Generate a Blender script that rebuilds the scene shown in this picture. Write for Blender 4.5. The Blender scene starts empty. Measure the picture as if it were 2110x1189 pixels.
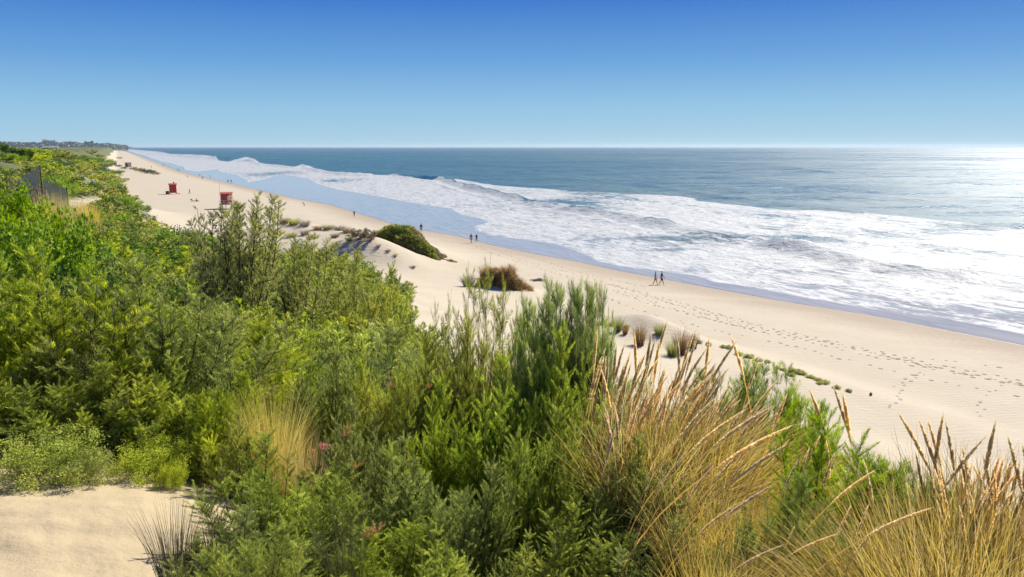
import bpy, math, random
import numpy as np
from mathutils import Vector, Matrix
rng = np.random.default_rng(7)
random.seed(7)
C = bpy.context.scene.collection
PI = math.pi
# ---------------------------------------------------------------- camera and picture geometry
CAMZ = 17.5
FPX = 1656.0
PITCH = math.atan(292.6 / FPX)
cP, sP = math.cos(PITCH), math.sin(PITCH)

def ray(px, py):
    """direction (x, forward, down) of a photo pixel"""
    xd, yd = px - 1055.0, py - 594.5
    return xd, FPX * cP - yd * sP, FPX * sP + yd * cP

def onz(px, py, z):
    x, f, d = ray(px, py)
    t = (CAMZ - z) / max(d, 0.05)
    return np.array([x * t, f * t])

def atD(px, py, D):
    """point on the ray of a pixel at horizontal distance D"""
    x, f, d = ray(px, py)
    t = D / math.hypot(x, f)
    return np.array([x * t, f * t, CAMZ - d * t])

def proj(x, y, z):
    f0 = y; d0 = CAMZ - z
    depth = f0 * cP + d0 * sP
    yd = (d0 * cP - f0 * sP)
    return 1055 + x / depth * FPX, 594.5 + yd / depth * FPX

# ---------------------------------------------------------------- object helpers
def tag(o, label=None, cat=None, group=None, kind=None):
    if label: o['label'] = label
    if cat: o['category'] = cat
    if group: o['group'] = group
    if kind: o['kind'] = kind
    return o

def me_np(name, V, F, mat=None, smooth=False, attrs=None):
    V = np.asarray(V, dtype=np.float32).reshape(-1, 3)
    me = bpy.data.meshes.new(name)
    if isinstance(F, np.ndarray):
        n, k = F.shape
        me.vertices.add(len(V)); me.vertices.foreach_set('co', V.ravel())
        me.loops.add(n * k); me.loops.foreach_set('vertex_index', F.astype(np.int32).ravel())
        me.polygons.add(n); me.polygons.foreach_set('loop_start', np.arange(0, n * k, k, dtype=np.int32))
        me.polygons.foreach_set('loop_total', np.full(n, k, dtype=np.int32))
        if smooth: me.polygons.foreach_set('use_smooth', np.ones(n, dtype=bool))
        me.update(calc_edges=True)
    else:
        me.from_pydata([tuple(map(float, v)) for v in V], [], [tuple(map(int, f)) for f in F]); me.update()
        if smooth:
            for p in me.polygons: p.use_smooth = True
    if attrs:
        for k, a in attrs.items():
            at = me.attributes.new(k, 'FLOAT', 'POINT'); at.data.foreach_set('value', np.asarray(a, dtype=np.float32).ravel())
    if mat: me.materials.append(mat)
    return me

def link(name, me, parent=None, loc=None):
    o = bpy.data.objects.new(name, me); C.objects.link(o)
    if parent: o.parent = parent
    if loc is not None: o.location = loc
    return o

def empty(name, loc=(0, 0, 0), rz=0.0):
    o = bpy.data.objects.new(name, None); C.objects.link(o)
    o.location = tuple(map(float, loc)); o.rotation_euler = (0, 0, rz); o.empty_display_size = 0.2
    return o

def kids(o): return [c for c in bpy.data.objects if c.parent == o]

class MB:
    def __init__(s): s.V = []; s.F = []
    def add(s, vs, fs):
        b = len(s.V); s.V += [tuple(v) for v in vs]; s.F += [tuple(b + i for i in f) for f in fs]
    def box(s, x0, x1, y0, y1, z0, z1):
        s.add([(x0,y0,z0),(x1,y0,z0),(x1,y1,z0),(x0,y1,z0),(x0,y0,z1),(x1,y0,z1),(x1,y1,z1),(x0,y1,z1)],
              [(0,3,2,1),(4,5,6,7),(0,1,5,4),(1,2,6,5),(2,3,7,6),(3,0,4,7)])
    def tube(s, pts, rad, n=6):
        pts = [Vector(p) for p in pts]; ring = []
        for i, p in enumerate(pts):
            d = (pts[min(i+1, len(pts)-1)] - pts[max(i-1, 0)]).normalized()
            a = d.cross(Vector((0.3, 0.1, 1)) if abs(d.z) < .9 else Vector((1, 0, 0))).normalized(); b = d.cross(a)
            r = rad[i] if hasattr(rad, '__len__') else rad
            ring.append([p + (a * math.cos(2*PI*k/n) + b * math.sin(2*PI*k/n)) * r for k in range(n)])
        base = len(s.V); s.V += [tuple(v) for R_ in ring for v in R_]
        for i in range(len(pts) - 1):
            for k in range(n):
                s.F.append((base+i*n+k, base+i*n+(k+1) % n, base+(i+1)*n+(k+1) % n, base+(i+1)*n+k))
        s.F.append(tuple(base + k for k in range(n))[::-1]); s.F.append(tuple(base + (len(pts)-1)*n + k for k in range(n)))
    def build(s, name, mat, parent=None, smooth=False):
        return link(name, me_np(name, s.V, s.F, mat, smooth), parent)

# ---------------------------------------------------------------- material helpers
def newmat(name):
    m = bpy.data.materials.new(name); m.use_nodes = True
    nt = m.node_tree; nt.nodes.clear()
    return m, nt

class N:
    """tiny node helper"""
    def __init__(s, nt): s.nt = nt
    def n(s, typ, **kw):
        nd = s.nt.nodes.new(typ)
        for k, v in kw.items():
            if k == 'ins':
                for kk, vv in v.items():
                    if isinstance(vv, bpy.types.NodeSocket): s.nt.links.new(vv, nd.inputs[kk])
                    else: nd.inputs[kk].default_value = vv
            else: setattr(nd, k, v)
        return nd
    def math(s, op, a, b=None, c=None, clamp=False):
        nd = s.nt.nodes.new('ShaderNodeMath'); nd.operation = op; nd.use_clamp = clamp
        for i, v in enumerate((a, b, c)):
            if v is None: continue
            if isinstance(v, bpy.types.NodeSocket): s.nt.links.new(v, nd.inputs[i])
            else: nd.inputs[i].default_value = v
        return nd.outputs[0]
    def mix(s, f, a, b):
        nd = s.nt.nodes.new('ShaderNodeMix'); nd.data_type = 'RGBA'
        for i, v in ((0, f), (6, a), (7, b)):
            if isinstance(v, bpy.types.NodeSocket): s.nt.links.new(v, nd.inputs[i])
            else: nd.inputs[i].default_value = v if i == 0 else (*v, 1)
        return nd.outputs[2]
    def mixf(s, f, a, b):
        nd = s.nt.nodes.new('ShaderNodeMix'); nd.data_type = 'FLOAT'
        for i, v in ((0, f), (2, a), (3, b)):
            if isinstance(v, bpy.types.NodeSocket): s.nt.links.new(v, nd.inputs[i])
            else: nd.inputs[i].default_value = v
        return nd.outputs[0]
    def ss(s, x, lo, hi):
        nd = s.nt.nodes.new('ShaderNodeMapRange'); nd.interpolation_type = 'SMOOTHSTEP'
        s.nt.links.new(x, nd.inputs[0]); 
        for i, v in ((1, lo), (2, hi)):
            if isinstance(v, bpy.types.NodeSocket): s.nt.links.new(v, nd.inputs[i])
            else: nd.inputs[i].default_value = v
        return nd.outputs[0]
    def noise(s, vec, scale, detail=4, rough=.5, dist=0.0, dim='3D'):
        nd = s.nt.nodes.new('ShaderNodeTexNoise'); nd.noise_dimensions = dim
        if vec is not None: s.nt.links.new(vec, nd.inputs['Vector'])
        nd.inputs['Scale'].default_value = scale; nd.inputs['Detail'].default_value = detail
        nd.inputs['Roughness'].default_value = rough; nd.inputs['Distortion'].default_value = dist
        return nd.outputs[0]
    def attr(s, name):
        nd = s.nt.nodes.new('ShaderNodeAttribute'); nd.attribute_name = name; return nd.outputs['Fac']
    def mapping(s, vec, scale=(1, 1, 1), rot=(0, 0, 0)):
        nd = s.nt.nodes.new('ShaderNodeMapping'); s.nt.links.new(vec, nd.inputs[0])
        nd.inputs['Scale'].default_value = scale; nd.inputs['Rotation'].default_value = rot
        return nd.outputs[0]
    def pos(s): return s.nt.nodes.new('ShaderNodeNewGeometry').outputs['Position']
    def out(s, surf):
        o = s.nt.nodes.new('ShaderNodeOutputMaterial'); s.nt.links.new(surf, o.inputs[0])
    def link(s, a, b): s.nt.links.new(a, b)

def simple_mat(name, col, rough=.7, var=.15, scale=3.0, metallic=0.0, bump=0.0):
    m, nt = newmat(name); h = N(nt)
    nz = h.noise(h.pos(), scale, 5, .6)
    c2 = tuple(max(0, c * (1 - 2 * var)) for c in col); c1 = tuple(min(1, c * (1 + var)) for c in col)
    b = h.n('ShaderNodeBsdfPrincipled', ins={'Base Color': h.mix(nz, c2, c1), 'Roughness': rough, 'Metallic': metallic})
    if bump:
        bp = h.n('ShaderNodeBump', ins={'Height': nz, 'Distance': bump, 'Strength': .6}); h.link(bp.outputs[0], b.inputs['Normal'])
    h.out(b.outputs[0]); return m

# ---------------------------------------------------------------- coast lines traced from the photograph onto z = 0
LINE_B = [(3400,1010),(2600,812),(2110,712),(1952,681),(1799,651),(1607,620),(1478,596),(1345,571),(1270,557),(1194,540),(1080,519),(1015,505),
          (941,486),(861,473),(804,460),(759,446),(730,437),(681,422),(614,410),(538,393),(470,377),(413,364),(377,355),(330,337),
          (300,326),(275,317),(262,312.5),(252,309.3)]
LINE_A = [(3400,960),(2600,770),(2110,691),(1953,659),(1761,633),(1684,620),(1569,597),(1473,582),(1427,569),(1358,559),(1300,553),(1232,541),(1216,533),
          (1186,519),(1165,511),(1137,503),(1080,494),(1040,490),(1002,484),(977,474),(977,466),(1002,458),(985,450),(948,443),(926,430),(865,421),(789,407),
          (695,391),(649,378),(633,368),(600,362),(576,360),(540,371),(508,377),(506,370),(485,360),(453,354),(446,349),(410,354),(380,350),
          (375,343),(350,336),(330,332),(300,321),(272,313),(254,308.5)]
LINE_C = [(3400,540),(2600,500),(2110,474),(1953,463),(1818,447),(1684,434),(1569,431),(1520,423),(1454,415),(1400,404),(1300,400),(1168,392),(1017,381),(941,368),(890,371),
          (801,361),(714,360),(657,351),(637,341),(623,338),(605,344),(570,339),(538,337),(525,327),(506,323),(487,328),(470,333),(453,331),(444,322),(415,319),(349,317),
          (330,312.5),(290,309.5),(262,307.5)]
def world_line(L, far=True):
    p = np.array([onz(a, b, 0.0) for a, b in L])
    if far:
        d = np.array([-math.sin(math.radians(25.6)), math.cos(math.radians(25.6))])
        p = np.vstack([p, p[-1] + d * 4000, p[-1] + d * 45000])
    return p
WB = world_line(LINE_B)
first = WB[0] + (WB[0] - WB[2]) * 60
WB = np.vstack([first, WB])

def seg_dist(P, L, chunk=60000):
    """unsigned distance of points to a polyline and side sign (+ = left of travel direction)"""
    P = np.asarray(P, float); best = np.full(len(P), 1e18); side = np.zeros(len(P))
    for i in range(len(L) - 1):
        a, b = L[i], L[i+1]; ab = b - a; l2 = ab @ ab
        if l2 == 0: continue
        ap = P - a; t = np.clip((ap @ ab) / l2, 0, 1)
        q = ap - t[:, None] * ab; d2 = (q ** 2).sum(1)
        cr = ab[0] * ap[:, 1] - ab[1] * ap[:, 0]
        m = d2 < best
        best[m] = d2[m]; side[m] = np.sign(cr[m])
    return np.sqrt(best), side

def in_poly(P, L):
    x, y = P[:, 0], P[:, 1]; ins = np.zeros(len(P), bool); n = len(L)
    for i in range(n):
        x1, y1 = L[i]; x2, y2 = L[(i+1) % n]
        if y1 == y2: continue
        c = ((y1 > y) != (y2 > y)) & (x < (x2 - x1) * (y - y1) / (y2 - y1) + x1)
        ins ^= c
    return ins

# value noise for terrain
_tab = rng.random((256, 256))
def vnoise(x, y):
    xi = np.floor(x).astype(int); yi = np.floor(y).astype(int); fx = x - xi; fy = y - yi
    fx = fx*fx*(3-2*fx); fy = fy*fy*(3-2*fy)
    g = lambda i, j: _tab[i % 256, j % 256]
    return (g(xi,yi)*(1-fx)+g(xi+1,yi)*fx)*(1-fy) + (g(xi,yi+1)*(1-fx)+g(xi+1,yi+1)*fx)*fy - .5
def fbm(x, y, o=4):
    s = 0; a = 1.0
    for k in range(o):
        s = s + a * vnoise(x * 2**k + 13.7*k, y * 2**k + 5.1*k); a *= .5
    return s

# ---------------------------------------------------------------- terrain height
CO, SI = math.cos(math.radians(25.9)), math.sin(math.radians(25.9))
FU = [-60, 36, 47, 57, 77, 99, 130, 158, 204, 227, 298, 691, 3000, 9000]
FS = [42, 42, 41.6, 38, 39, 38, 34, 29, 15.5, 2, 0, 1, 6, 10]
WU = [-60, 0, 60, 100, 158, 204, 235, 400, 9000]
WW = [60, 60, 80, 90, 70, 42, 24, 22, 40]
AZ = np.array([-180, -75, -45, -32, -26, -15, -4, 0, 8, 15, 27, 34, 60, 100, 180], float)
DD = np.array([0, 2.5, 5, 8, 11, 15, 22, 30, 45, 60, 80, 100], float)
TAB = np.array([
 [15.6,15.6,15.6,15.5,15.4,15.3,15.2,15,14.8,14.6,14.5,14.5],
 [15.6,15.5,15.2,15,14.8,14.5,14.2,14,14,14,14.2,14.5],
 [15.6,15.3,14.5,14.35,14.0,13.2,12.2,12,12.2,12.8,13.4,14],
 [15.6,15.2,14.4,14.35,13.95,12.6,11.4,11,11.0,11.3,11.8,12.2],
 [15.6,15.2,14.35,14.35,13.9,12.4,11.0,10.4,9.7,9.2,8.0,6.8],
 [15.6,15.1,14.2,13.4,12.5,11.6,10.8,10.3,9.2,7.8,6.2,5.2],
 [15.6,15.1,14.1,13.1,12.2,11.2,9.8,8.6,6.6,5.0,3.6,2.6],
 [15.6,15.1,14.1,13.1,12.2,11.0,9.4,8.0,5.8,4.3,2.9,2.2],
 [15.6,15.2,14.4,13.7,12.6,11.0,8.8,6.8,4.6,3.2,2.2,2.0],
 [15.6,15.3,14.75,14.2,13.0,11.3,8.5,6.0,3.4,2.1,2.0,1.6],
 [15.6,15.2,14.5,13.4,12.0,10.2,7.0,4.6,2.2,2.0,1.4,.8],
 [15.6,15.2,14.5,13.4,11.8,9.8,6.6,4.2,2.1,1.8,1.2,.6],
 [15.6,15.1,14.3,12.8,11.2,9.2,6.4,4.2,2.1,1.6,1.0,.4],
 [15.6,15.4,14.9,14.0,12.8,11.2,8.4,6.2,3.2,2.0,1.2,.5],
 [15.6,15.6,15.6,15.5,15.4,15.3,15.2,15,14.8,14.6,14.5,14.5]])
HUMPS = [  # px, D, extra height, radius across, radius along sight
 (845, 112, 1.6, 6, 8), (775, 103, 2.1, 5.5, 5), (720, 107, 1.9, 7, 6), (780, 118, 1.8, 9, 10), (700, 126, 1.9, 10, 10), (605, 128, 2.2, 9, 10), (640, 116, .7, 8, 8),
 (1040, 87, 1.2, 2.6, 3.0), (1290, 66, .7, 3.0, 3.4), (1335, 63, .8, 2.6, 3.0), (1395, 62, .9, 3.2, 3.4), (1620, 54, .35, 4, 3), (520, 118, .8, 6, 8)]

def smooth01(t):
    t = np.clip(t, 0, 1); return t*t*(3-2*t)

def height(X, Y):
    X = np.atleast_1d(np.asarray(X, float)); Y = np.atleast_1d(np.asarray(Y, float))
    D = np.hypot(X, Y); az = np.degrees(np.arctan2(X, Y))
    u = -SI * X + CO * Y; s = CO * X + SI * Y
    dB, side = seg_dist(np.stack([X, Y], 1), WB); dl = dB * side        # + = inland
    beach = np.where(dl > 0, 2.0 * (1 - np.exp(-np.maximum(dl, 0) * .055)), np.maximum(dl * .022, -6 - D * .0015))
    beach = beach + smooth01(dl / 15) * .10 * fbm(X * .12, Y * .12, 3)
    foot = np.interp(u, FU, FS); W = np.interp(u, WU, WW)
    t = (foot + 1.5 * fbm(X * .05, Y * .05, 2) - s) / W
    ridge = smooth01(t)
    nse = fbm(X * .035, Y * .035, 4)
    g = beach + (12.2 + 3.0 * nse * smooth01(D / 250) ) * ridge
    # near table
    Dl = np.minimum(D, 99.9)
    idd = np.clip(np.searchsorted(DD, Dl, side='right') - 1, 0, len(DD)-2); fd = (Dl - DD[idd]) / (DD[idd+1] - DD[idd])
    tb = 0
    for da in (-5.5, -2.7, 0, 2.7, 5.5):
        aw = np.clip(az + da, -179.9, 179.9); ia = np.clip(np.searchsorted(AZ, aw) - 1, 0, len(AZ)-2); fa = (aw - AZ[ia]) / (AZ[ia+1] - AZ[ia])
        tb = tb + .2 * ((TAB[ia, idd]*(1-fa) + TAB[ia+1, idd]*fa) * (1-fd) + (TAB[ia, idd+1]*(1-fa) + TAB[ia+1, idd+1]*fa) * fd)
    near = tb + .30 * fbm(X * .25, Y * .25, 3) * smooth01((tb - 2.4) / 3)
    # hand over from the near dune to the coastal profile; never above the beach seaward of the foot
    k = smooth01((D - 62) / 45)
    onbeach = smooth01((s - (foot - 1)) / 5)
    z = near * (1 - k) + g * k
    z = z * (1 - onbeach) + beach * onbeach
    for (px, dd, hh, rx, ry) in HUMPS:
        c = atD(px, 500, dd)[:2]; e = c / np.linalg.norm(c); n = np.array([e[1], -e[0]])
        ax = ((X - c[0]) * n[0] + (Y - c[1]) * n[1]) / rx; ay = ((X - c[0]) * e[0] + (Y - c[1]) * e[1]) / ry
        z = z + hh * np.exp(-(ax**2 + ay**2)) * (1 + .35 * fbm(X * .18, Y * .18, 3))
    # sand path hollow beside the camera, soft wind ripples
    z = z + (.05 * fbm(X * 1.3, Y * 1.3, 3) + .075 * fbm(X * 1.6 + 9, Y * 4.5, 2)) * (D < 14)
    return z

def hz(x, y): return float(height(x, y)[0])

def ground_hit(px, py):
    x, f, d = ray(px, py); L = math.hypot(x, f)
    Ds = np.geomspace(3, 4000, 2500); X = x / L * Ds; Y = f / L * Ds
    Z = CAMZ - d / L * Ds; h = height(X, Y); i = np.argmax(Z < h)
    if Z[i] >= h[i]: i = len(Ds) - 1
    return np.array([X[i], Y[i], h[i]])
def ground_at(px, D, py=600):
    p = atD(px, py, D); return np.array([p[0], p[1], hz(p[0], p[1])])

def polar(az, R):
    A, B = np.meshgrid(np.radians(az), R, indexing='ij')
    return B * np.sin(A), B * np.cos(A)
def grid_faces(n, m, wrap=False):
    i, j = np.meshgrid(np.arange(n if wrap else n - 1), np.arange(m - 1), indexing='ij')
    i2 = (i + 1) % n
    return np.stack([i*m+j, i*m+j+1, i2*m+j+1, i2*m+j], -1).reshape(-1, 4)

# ---- sand
az = np.concatenate([np.arange(-180, -60, 2.0), np.arange(-60, -36, .4), np.arange(-36, 36, .09), np.arange(36, 60, .4), np.arange(60, 180, 2.0)])
R = np.concatenate([[0.05], np.geomspace(.8, 60, 210), np.geomspace(60.8, 700, 210), np.geomspace(712, 16000, 60)])
X, Y = polar(az, R)
x, y = X.ravel(), Y.ravel()
Z = height(x, y)
dB, side = seg_dist(np.stack([x, y], 1), WB)
u_ = -SI * x + CO * y; s_ = CO * x + SI * y; DD_ = np.hypot(x, y)
veg = np.clip((np.interp(u_, FU, FS) - 7 - s_ + 5 * fbm(x * .05, y * .05, 3)) / 6, 0, 1) * np.clip((u_ - 150) / 60 + (-4 - s_) / 12, 0, 1) * (DD_ > 25)
azd = np.degrees(np.arctan2(x, y)); veg = np.maximum(veg, np.clip((-8 - azd) / 6, 0, 1) * ((DD_ > 13) & (DD_ < 60)) * (azd > -60))
veg = np.maximum(veg, ((azd > -17) & (azd < 32) & (DD_ > 4.6) & (DD_ < 11.5)) * .62)
SAND_ATTR = {'wet': dB * side, 'veg': veg}
sand_me = me_np('beach_sand', np.stack([x, y, Z], 1), grid_faces(len(az), len(R), True), None, True, SAND_ATTR)

m, nt = newmat('dune_sand'); h = N(nt)
P = h.pos(); wet = h.attr('wet')
n1 = h.noise(P, .35, 5, .6); n2 = h.noise(P, 6.0, 4, .6); n3 = h.noise(h.mapping(P, (.05, .25, 1), (0, 0, math.radians(26))), 1.0, 5, .6)
base = h.mix(h.math('MULTIPLY', n1, 1.0), (.42, .355, .255), (.53, .47, .35))
base = h.mix(h.ss(n2, .45, .75), base, (.48, .39, .27))
wj = h.math('ADD', wet, h.math('MULTIPLY', h.math('SUBTRACT', n3, .5), 9.0))
damp = h.math('SUBTRACT', 1.0, h.ss(h.math('ADD', wj, h.math('MULTIPLY', h.math('SUBTRACT', h.noise(P, 3.0, 5, .7), .5), 14.0)), 1.0, 13.0))
base = h.mix(h.math('MULTIPLY', damp, .85), base, (.31, .245, .17))
dn = h.n('ShaderNodeSeparateXYZ', ins={0: P})
base = h.mix(h.math('MULTIPLY', h.ss(dn.outputs[2], 10.5, 13.5), .8), base, h.mix(n2, (.38, .29, .155), (.46, .37, .215)))
vg = h.ss(h.math('ADD', h.attr('veg'), h.math('MULTIPLY', h.math('SUBTRACT', h.noise(P, .5, 5, .6), .5), 1.1)), .35, .65)
base = h.mix(vg, base, h.mix(h.noise(P, .18, 4, .6), (.055, .075, .025), (.16, .17, .06)))
wetf = h.math('SUBTRACT', 1.0, h.ss(wet, -.1, .6))
base = h.mix(wetf, base, (.22, .18, .14))
rough = h.mixf(wetf, .9, .25)
rip = h.n('ShaderNodeTexWave', wave_type='BANDS', bands_direction='Y', ins={'Vector': h.mapping(P, (1, 1, 1), (0, 0, math.radians(-12))), 'Scale': .62, 'Distortion': 6.0, 'Detail': 3.0, 'Detail Scale': .8})
fine = h.noise(P, 2.2, 6, .62)
hh = h.math('ADD', h.math('MULTIPLY', rip.outputs[1], .022), h.math('MULTIPLY', fine, .10))
bp = h.n('ShaderNodeBump', ins={'Height': hh, 'Distance': 1.0, 'Strength': .55})
b = h.n('ShaderNodeBsdfPrincipled', ins={'Base Color': base, 'Roughness': rough, 'Normal': bp.outputs[0], 'Specular IOR Level': .3})
h.out(b.outputs[0]); M_SAND = m
sand_me.materials.append(M_SAND)
sand = tag(link('beach_sand', sand_me), 'pale beach sand and dune slopes running along the coast', 'sand', kind='structure')

# ---- sea
FA = world_line(LINE_A, False); FC = world_line(LINE_C, False)
FOAM = np.vstack([FA, FC[::-1]])
WAVE = np.array([onz(*p, 0) for p in [(801,361),(860,366),(915,371),(990,394),(1060,408),(1160,431),(1230,441),(1300,452),(1390,470),(1460,485),(1550,502),(1640,516),(1700,530),(1800,548),(1900,565),(2000,580),(2110,596),(2400,640)]])
WAVE2 = np.array([onz(*p, 0) for p in [(1300,380),(1340,384),(1420,394),(1500,407),(1560,414),(1640,424),(1760,440),(1900,457),(2110,473),(2400,500)]])
BREAK = np.array([onz(*p, 0) for p in [(330,313.5),(349,318),(415,321),(444,324),(487,330),(506,328),(540,339),(605,346),(623,343),(657,352),(714,361),(801,363)]])
SWELLS = [([(1380,386),(1450,391),(1520,396),(1600,402)], .45, 5), ([(1590,342),(1680,352),(1760,360)], .9, 12), ([(1440,352),(1500,356),(1560,362)], .5, 8),
          ([(990,352),(1060,352),(1130,360)], .7, 10), ([(1330,332),(1500,335),(1700,342)], .7, 16), ([(820,340),(960,341),(1100,344)], .8, 16), ([(1130,368),(1220,366),(1310,371)], .5, 7),
          ([(1700,372),(1900,378),(2110,388)], .6, 10), ([(1560,392),(1700,398),(1850,410),(2110,432)], .5, 8), ([(640,326),(760,328),(900,330)], .9, 20)]
az = np.concatenate([np.arange(-44, -34, .5), np.arange(-34, 35, .085), np.arange(35, 100, .8)])
R = np.concatenate([np.geomspace(38, 420, 330), np.geomspace(423, 2500, 190), np.geomspace(2540, 16000, 50)])
X, Y = polar(az, R); x, y = X.ravel(), Y.ravel(); P2 = np.stack([x, y], 1)
dB, side = seg_dist(P2, WB); keep_d = -dB * side                      # + = seaward
fd, _ = seg_dist(P2, np.vstack([FOAM, FOAM[:1]])); fd = np.where(in_poly(P2, FOAM), fd, -fd)
s_ = CO * x + SI * y; u_ = -SI * x + CO * y
D = np.hypot(x, y)
def ridge_line(L, amp, w, lead=.45):
    d, sd = seg_dist(P2, L)
    d = d * sd                                                          # + = inland side
    e0 = np.minimum(np.linalg.norm(P2 - L[0], axis=1), np.linalg.norm(P2 - L[-1], axis=1))
    ww = np.where(d > 0, w * lead, w)
    return amp * np.exp(-(d / ww) ** 2) * smooth01(e0 / (w * 4))
z = np.zeros(len(x))
amp = 1 + 1.1 * fbm(u_ * .06, s_ * .01, 3)
z += ridge_line(WAVE, 1.45, 3.4, .30) * np.clip(amp, .45, 1.7)
z += ridge_line(WAVE + np.array([7.5, 15.0]) * .55, .5, 2.4, .4) * np.clip(.6 + 1.5 * fbm(u_ * .04 + 4, s_ * .01, 3), 0, 1.6)
z += ridge_line(WAVE - np.array([7.5, 3.0]), .38, 2.2, .35) * np.clip(.6 + 1.6 * fbm(u_ * .05 + 9, s_ * .01, 3), 0, 1.6)
z += ridge_line(WAVE2, .65, 5.0, .5)
z += (fd > -12) * ridge_line(BREAK, 1.1, 5.0, .4) * np.clip(1 + 2.2 * fbm(u_ * .018, s_ * .004, 2), .2, 2.6)
for L, a, w in SWELLS: z += ridge_line(np.array([onz(*p, 0) for p in L]), a, w)
off = smooth01((keep_d - 60) / 120)
z += off * (.55 * fbm(s_ * .035, u_ * .008, 3) + .25 * fbm(s_ * .16, u_ * .05, 3))
z += smooth01(fd / 4) * .16 * fbm(s_ * .45, u_ * .22, 4) * (D < 900) 
z *= smooth01(keep_d / 14)
# water film: the sheet rides over the wet sand and meets it at the traced waterline
film = np.maximum(-.02 * np.clip(keep_d, 0, 2), -.04) * (keep_d > 0)
z = z + np.where(keep_d > 0, .012, -.03 * np.minimum(-keep_d, 20) - .01)
lace = np.zeros(len(x))
dw, sw = seg_dist(P2, WAVE); dw = dw * sw
FILM = np.vstack([WB[1:-2], FA[::-1]])
fl, _ = seg_dist(P2, np.vstack([FILM, FILM[:1]])); fl = np.where(in_poly(P2, FILM), fl, -fl)
lace += 2.6 * np.exp(-((dw - 1.2) / 1.7) ** 2) * np.clip(.8 + 1.3 * fbm(u_ * .09, s_ * .15, 3), 0, 1.2) * np.interp(x, [-60, 20, 45, 90], [1, 1, .55, .35])
for (px, py, rx, ry, a) in [(1900,632,190,30,.62),(2110,655,150,18,.5),(1650,590,140,14,.5),(1450,505,110,8,.25),(1360,515,55,4,.6),(1450,560,40,5,.5),(1250,500,120,16,.45),(1700,560,260,10,.5),
                            (2100,470,160,10,.45),(560,358,60,6,.55),(700,372,60,5,.5),(1150,415,160,8,.5),(1500,490,260,8,.5),(1350,395,110,4,.5)]:
    c = onz(px, py, 0); cx = abs(onz(px + rx, py, 0)[0] - c[0]); cy = abs(onz(px, py - ry, 0)[1] - onz(px, py + ry, 0)[1]) / 2
    lace += a * np.exp(-(((x - c[0]) / cx) ** 2 + ((y - c[1]) / cy) ** 2))
below = smooth01((dw - 3) / 8) * (fd > 0)
lace += below * np.clip(.2 + .7 * fbm(u_ * .045, s_ * .11, 4), 0, .75) + (dw < -2) * (fd > 0) * np.clip(.7 * fbm(u_ * .05 + 7, s_ * .12, 3), 0, .2)
sea_me = me_np('sea', np.stack([x, y, z], 1), grid_faces(len(az), len(R)), None, True, {'foam': fd, 'shore': keep_d, 'lace': lace, 'film': fl, 'crest': z})
m, nt = newmat('sea_water'); h = N(nt)
P = h.pos(); fo = h.attr('foam'); sh = h.attr('shore'); la = h.attr('lace')
Pr = h.mapping(P, (1, 1, 1), (0, 0, math.radians(-25.9)))     # x seaward, y along coast
big = h.noise(h.mapping(Pr, (.10, .035, .1)), 1.0, 5, .62)
med = h.noise(h.mapping(Pr, (.55, .22, .5)), 1.0, 6, .65, 1.2)
fin = h.noise(h.mapping(Pr, (2.2, 1.1, 2)), 1.0, 5, .7, .6)
streak = h.noise(h.mapping(Pr, (.9, .12, .5)), 1.0, 5, .6, .8)
edge = h.math('ADD', fo, h.math('MULTIPLY', h.math('SUBTRACT', big, .5), 10.0))
edge2 = h.math('ADD', fo, h.math('MULTIPLY', h.math('SUBTRACT', med, .5), 1.6))
ed = h.mixf(h.ss(sh, 28.0, 60.0), edge2, edge)
f0 = h.ss(ed, 0.0, 1.2)
hole = h.math('ADD', h.math('MULTIPLY', med, .5), h.math('ADD', h.math('MULTIPLY', fin, .3), h.math('MULTIPLY', streak, .2)))
thr = h.math('ADD', .375, h.math('MULTIPLY', la, .23))
lacef = h.ss(hole, h.math('SUBTRACT', thr, .04), h.math('ADD', thr, .07))
soft = h.mixf(h.math('MULTIPLY', la, .35, clamp=True), 1.0, .8)
foam = h.math('MULTIPLY', h.math('MULTIPLY', f0, lacef), soft)
# stray foam streaks just seaward of the surf
out_s = h.math('MULTIPLY', h.ss(h.math('ADD', fo, h.math('MULTIPLY', streak, 60.0)), 8.0, 30.0), h.ss(streak, .60, .75))
foam = h.math('MAXIMUM', foam, h.math('MULTIPLY', out_s, .0))
filmf = h.math('MAXIMUM', h.ss(h.attr('film'), -4.0, -1.0), h.math('SUBTRACT', 1.0, h.ss(h.math('ADD', sh, h.math('MULTIPLY', h.math('SUBTRACT', big, .5), 22.0)), 14.0, 40.0)))
gp = h.n('ShaderNodeNewGeometry'); dlen = h.n('ShaderNodeVectorMath', operation='LENGTH', ins={0: gp.outputs['Position']})
far = h.ss(dlen.outputs['Value'], 120.0, 1500.0)
wind = h.mixf(far, h.noise(h.mapping(P, (.012, .045, .02)), 1.0, 5, .65), h.noise(h.mapping(P, (.0022, .006, .02)), 1.0, 6, .7))
deep = h.mix(h.ss(big, .35, .7), (.02, .10, .13), (.04, .15, .18))
filmc = h.mix(h.ss(streak, .4, .65), (.42, .395, .345), (.31, .31, .285))
wc = h.mix(filmf, deep, filmc)
swl = h.noise(h.mapping(Pr, (.022, .006, .02)), 1.0, 4, .6)
hb = h.math('ADD', h.math('ADD', h.math('MULTIPLY', swl, 3.0), h.math('MULTIPLY', big, 1.7)), h.math('ADD', h.math('MULTIPLY', med, .62), h.math('MULTIPLY', fin, .30)))
bstr = h.mixf(filmf, 1.0, .035)
bw = h.n('ShaderNodeBump', ins={'Height': hb, 'Distance': 1.0, 'Strength': bstr})
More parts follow.
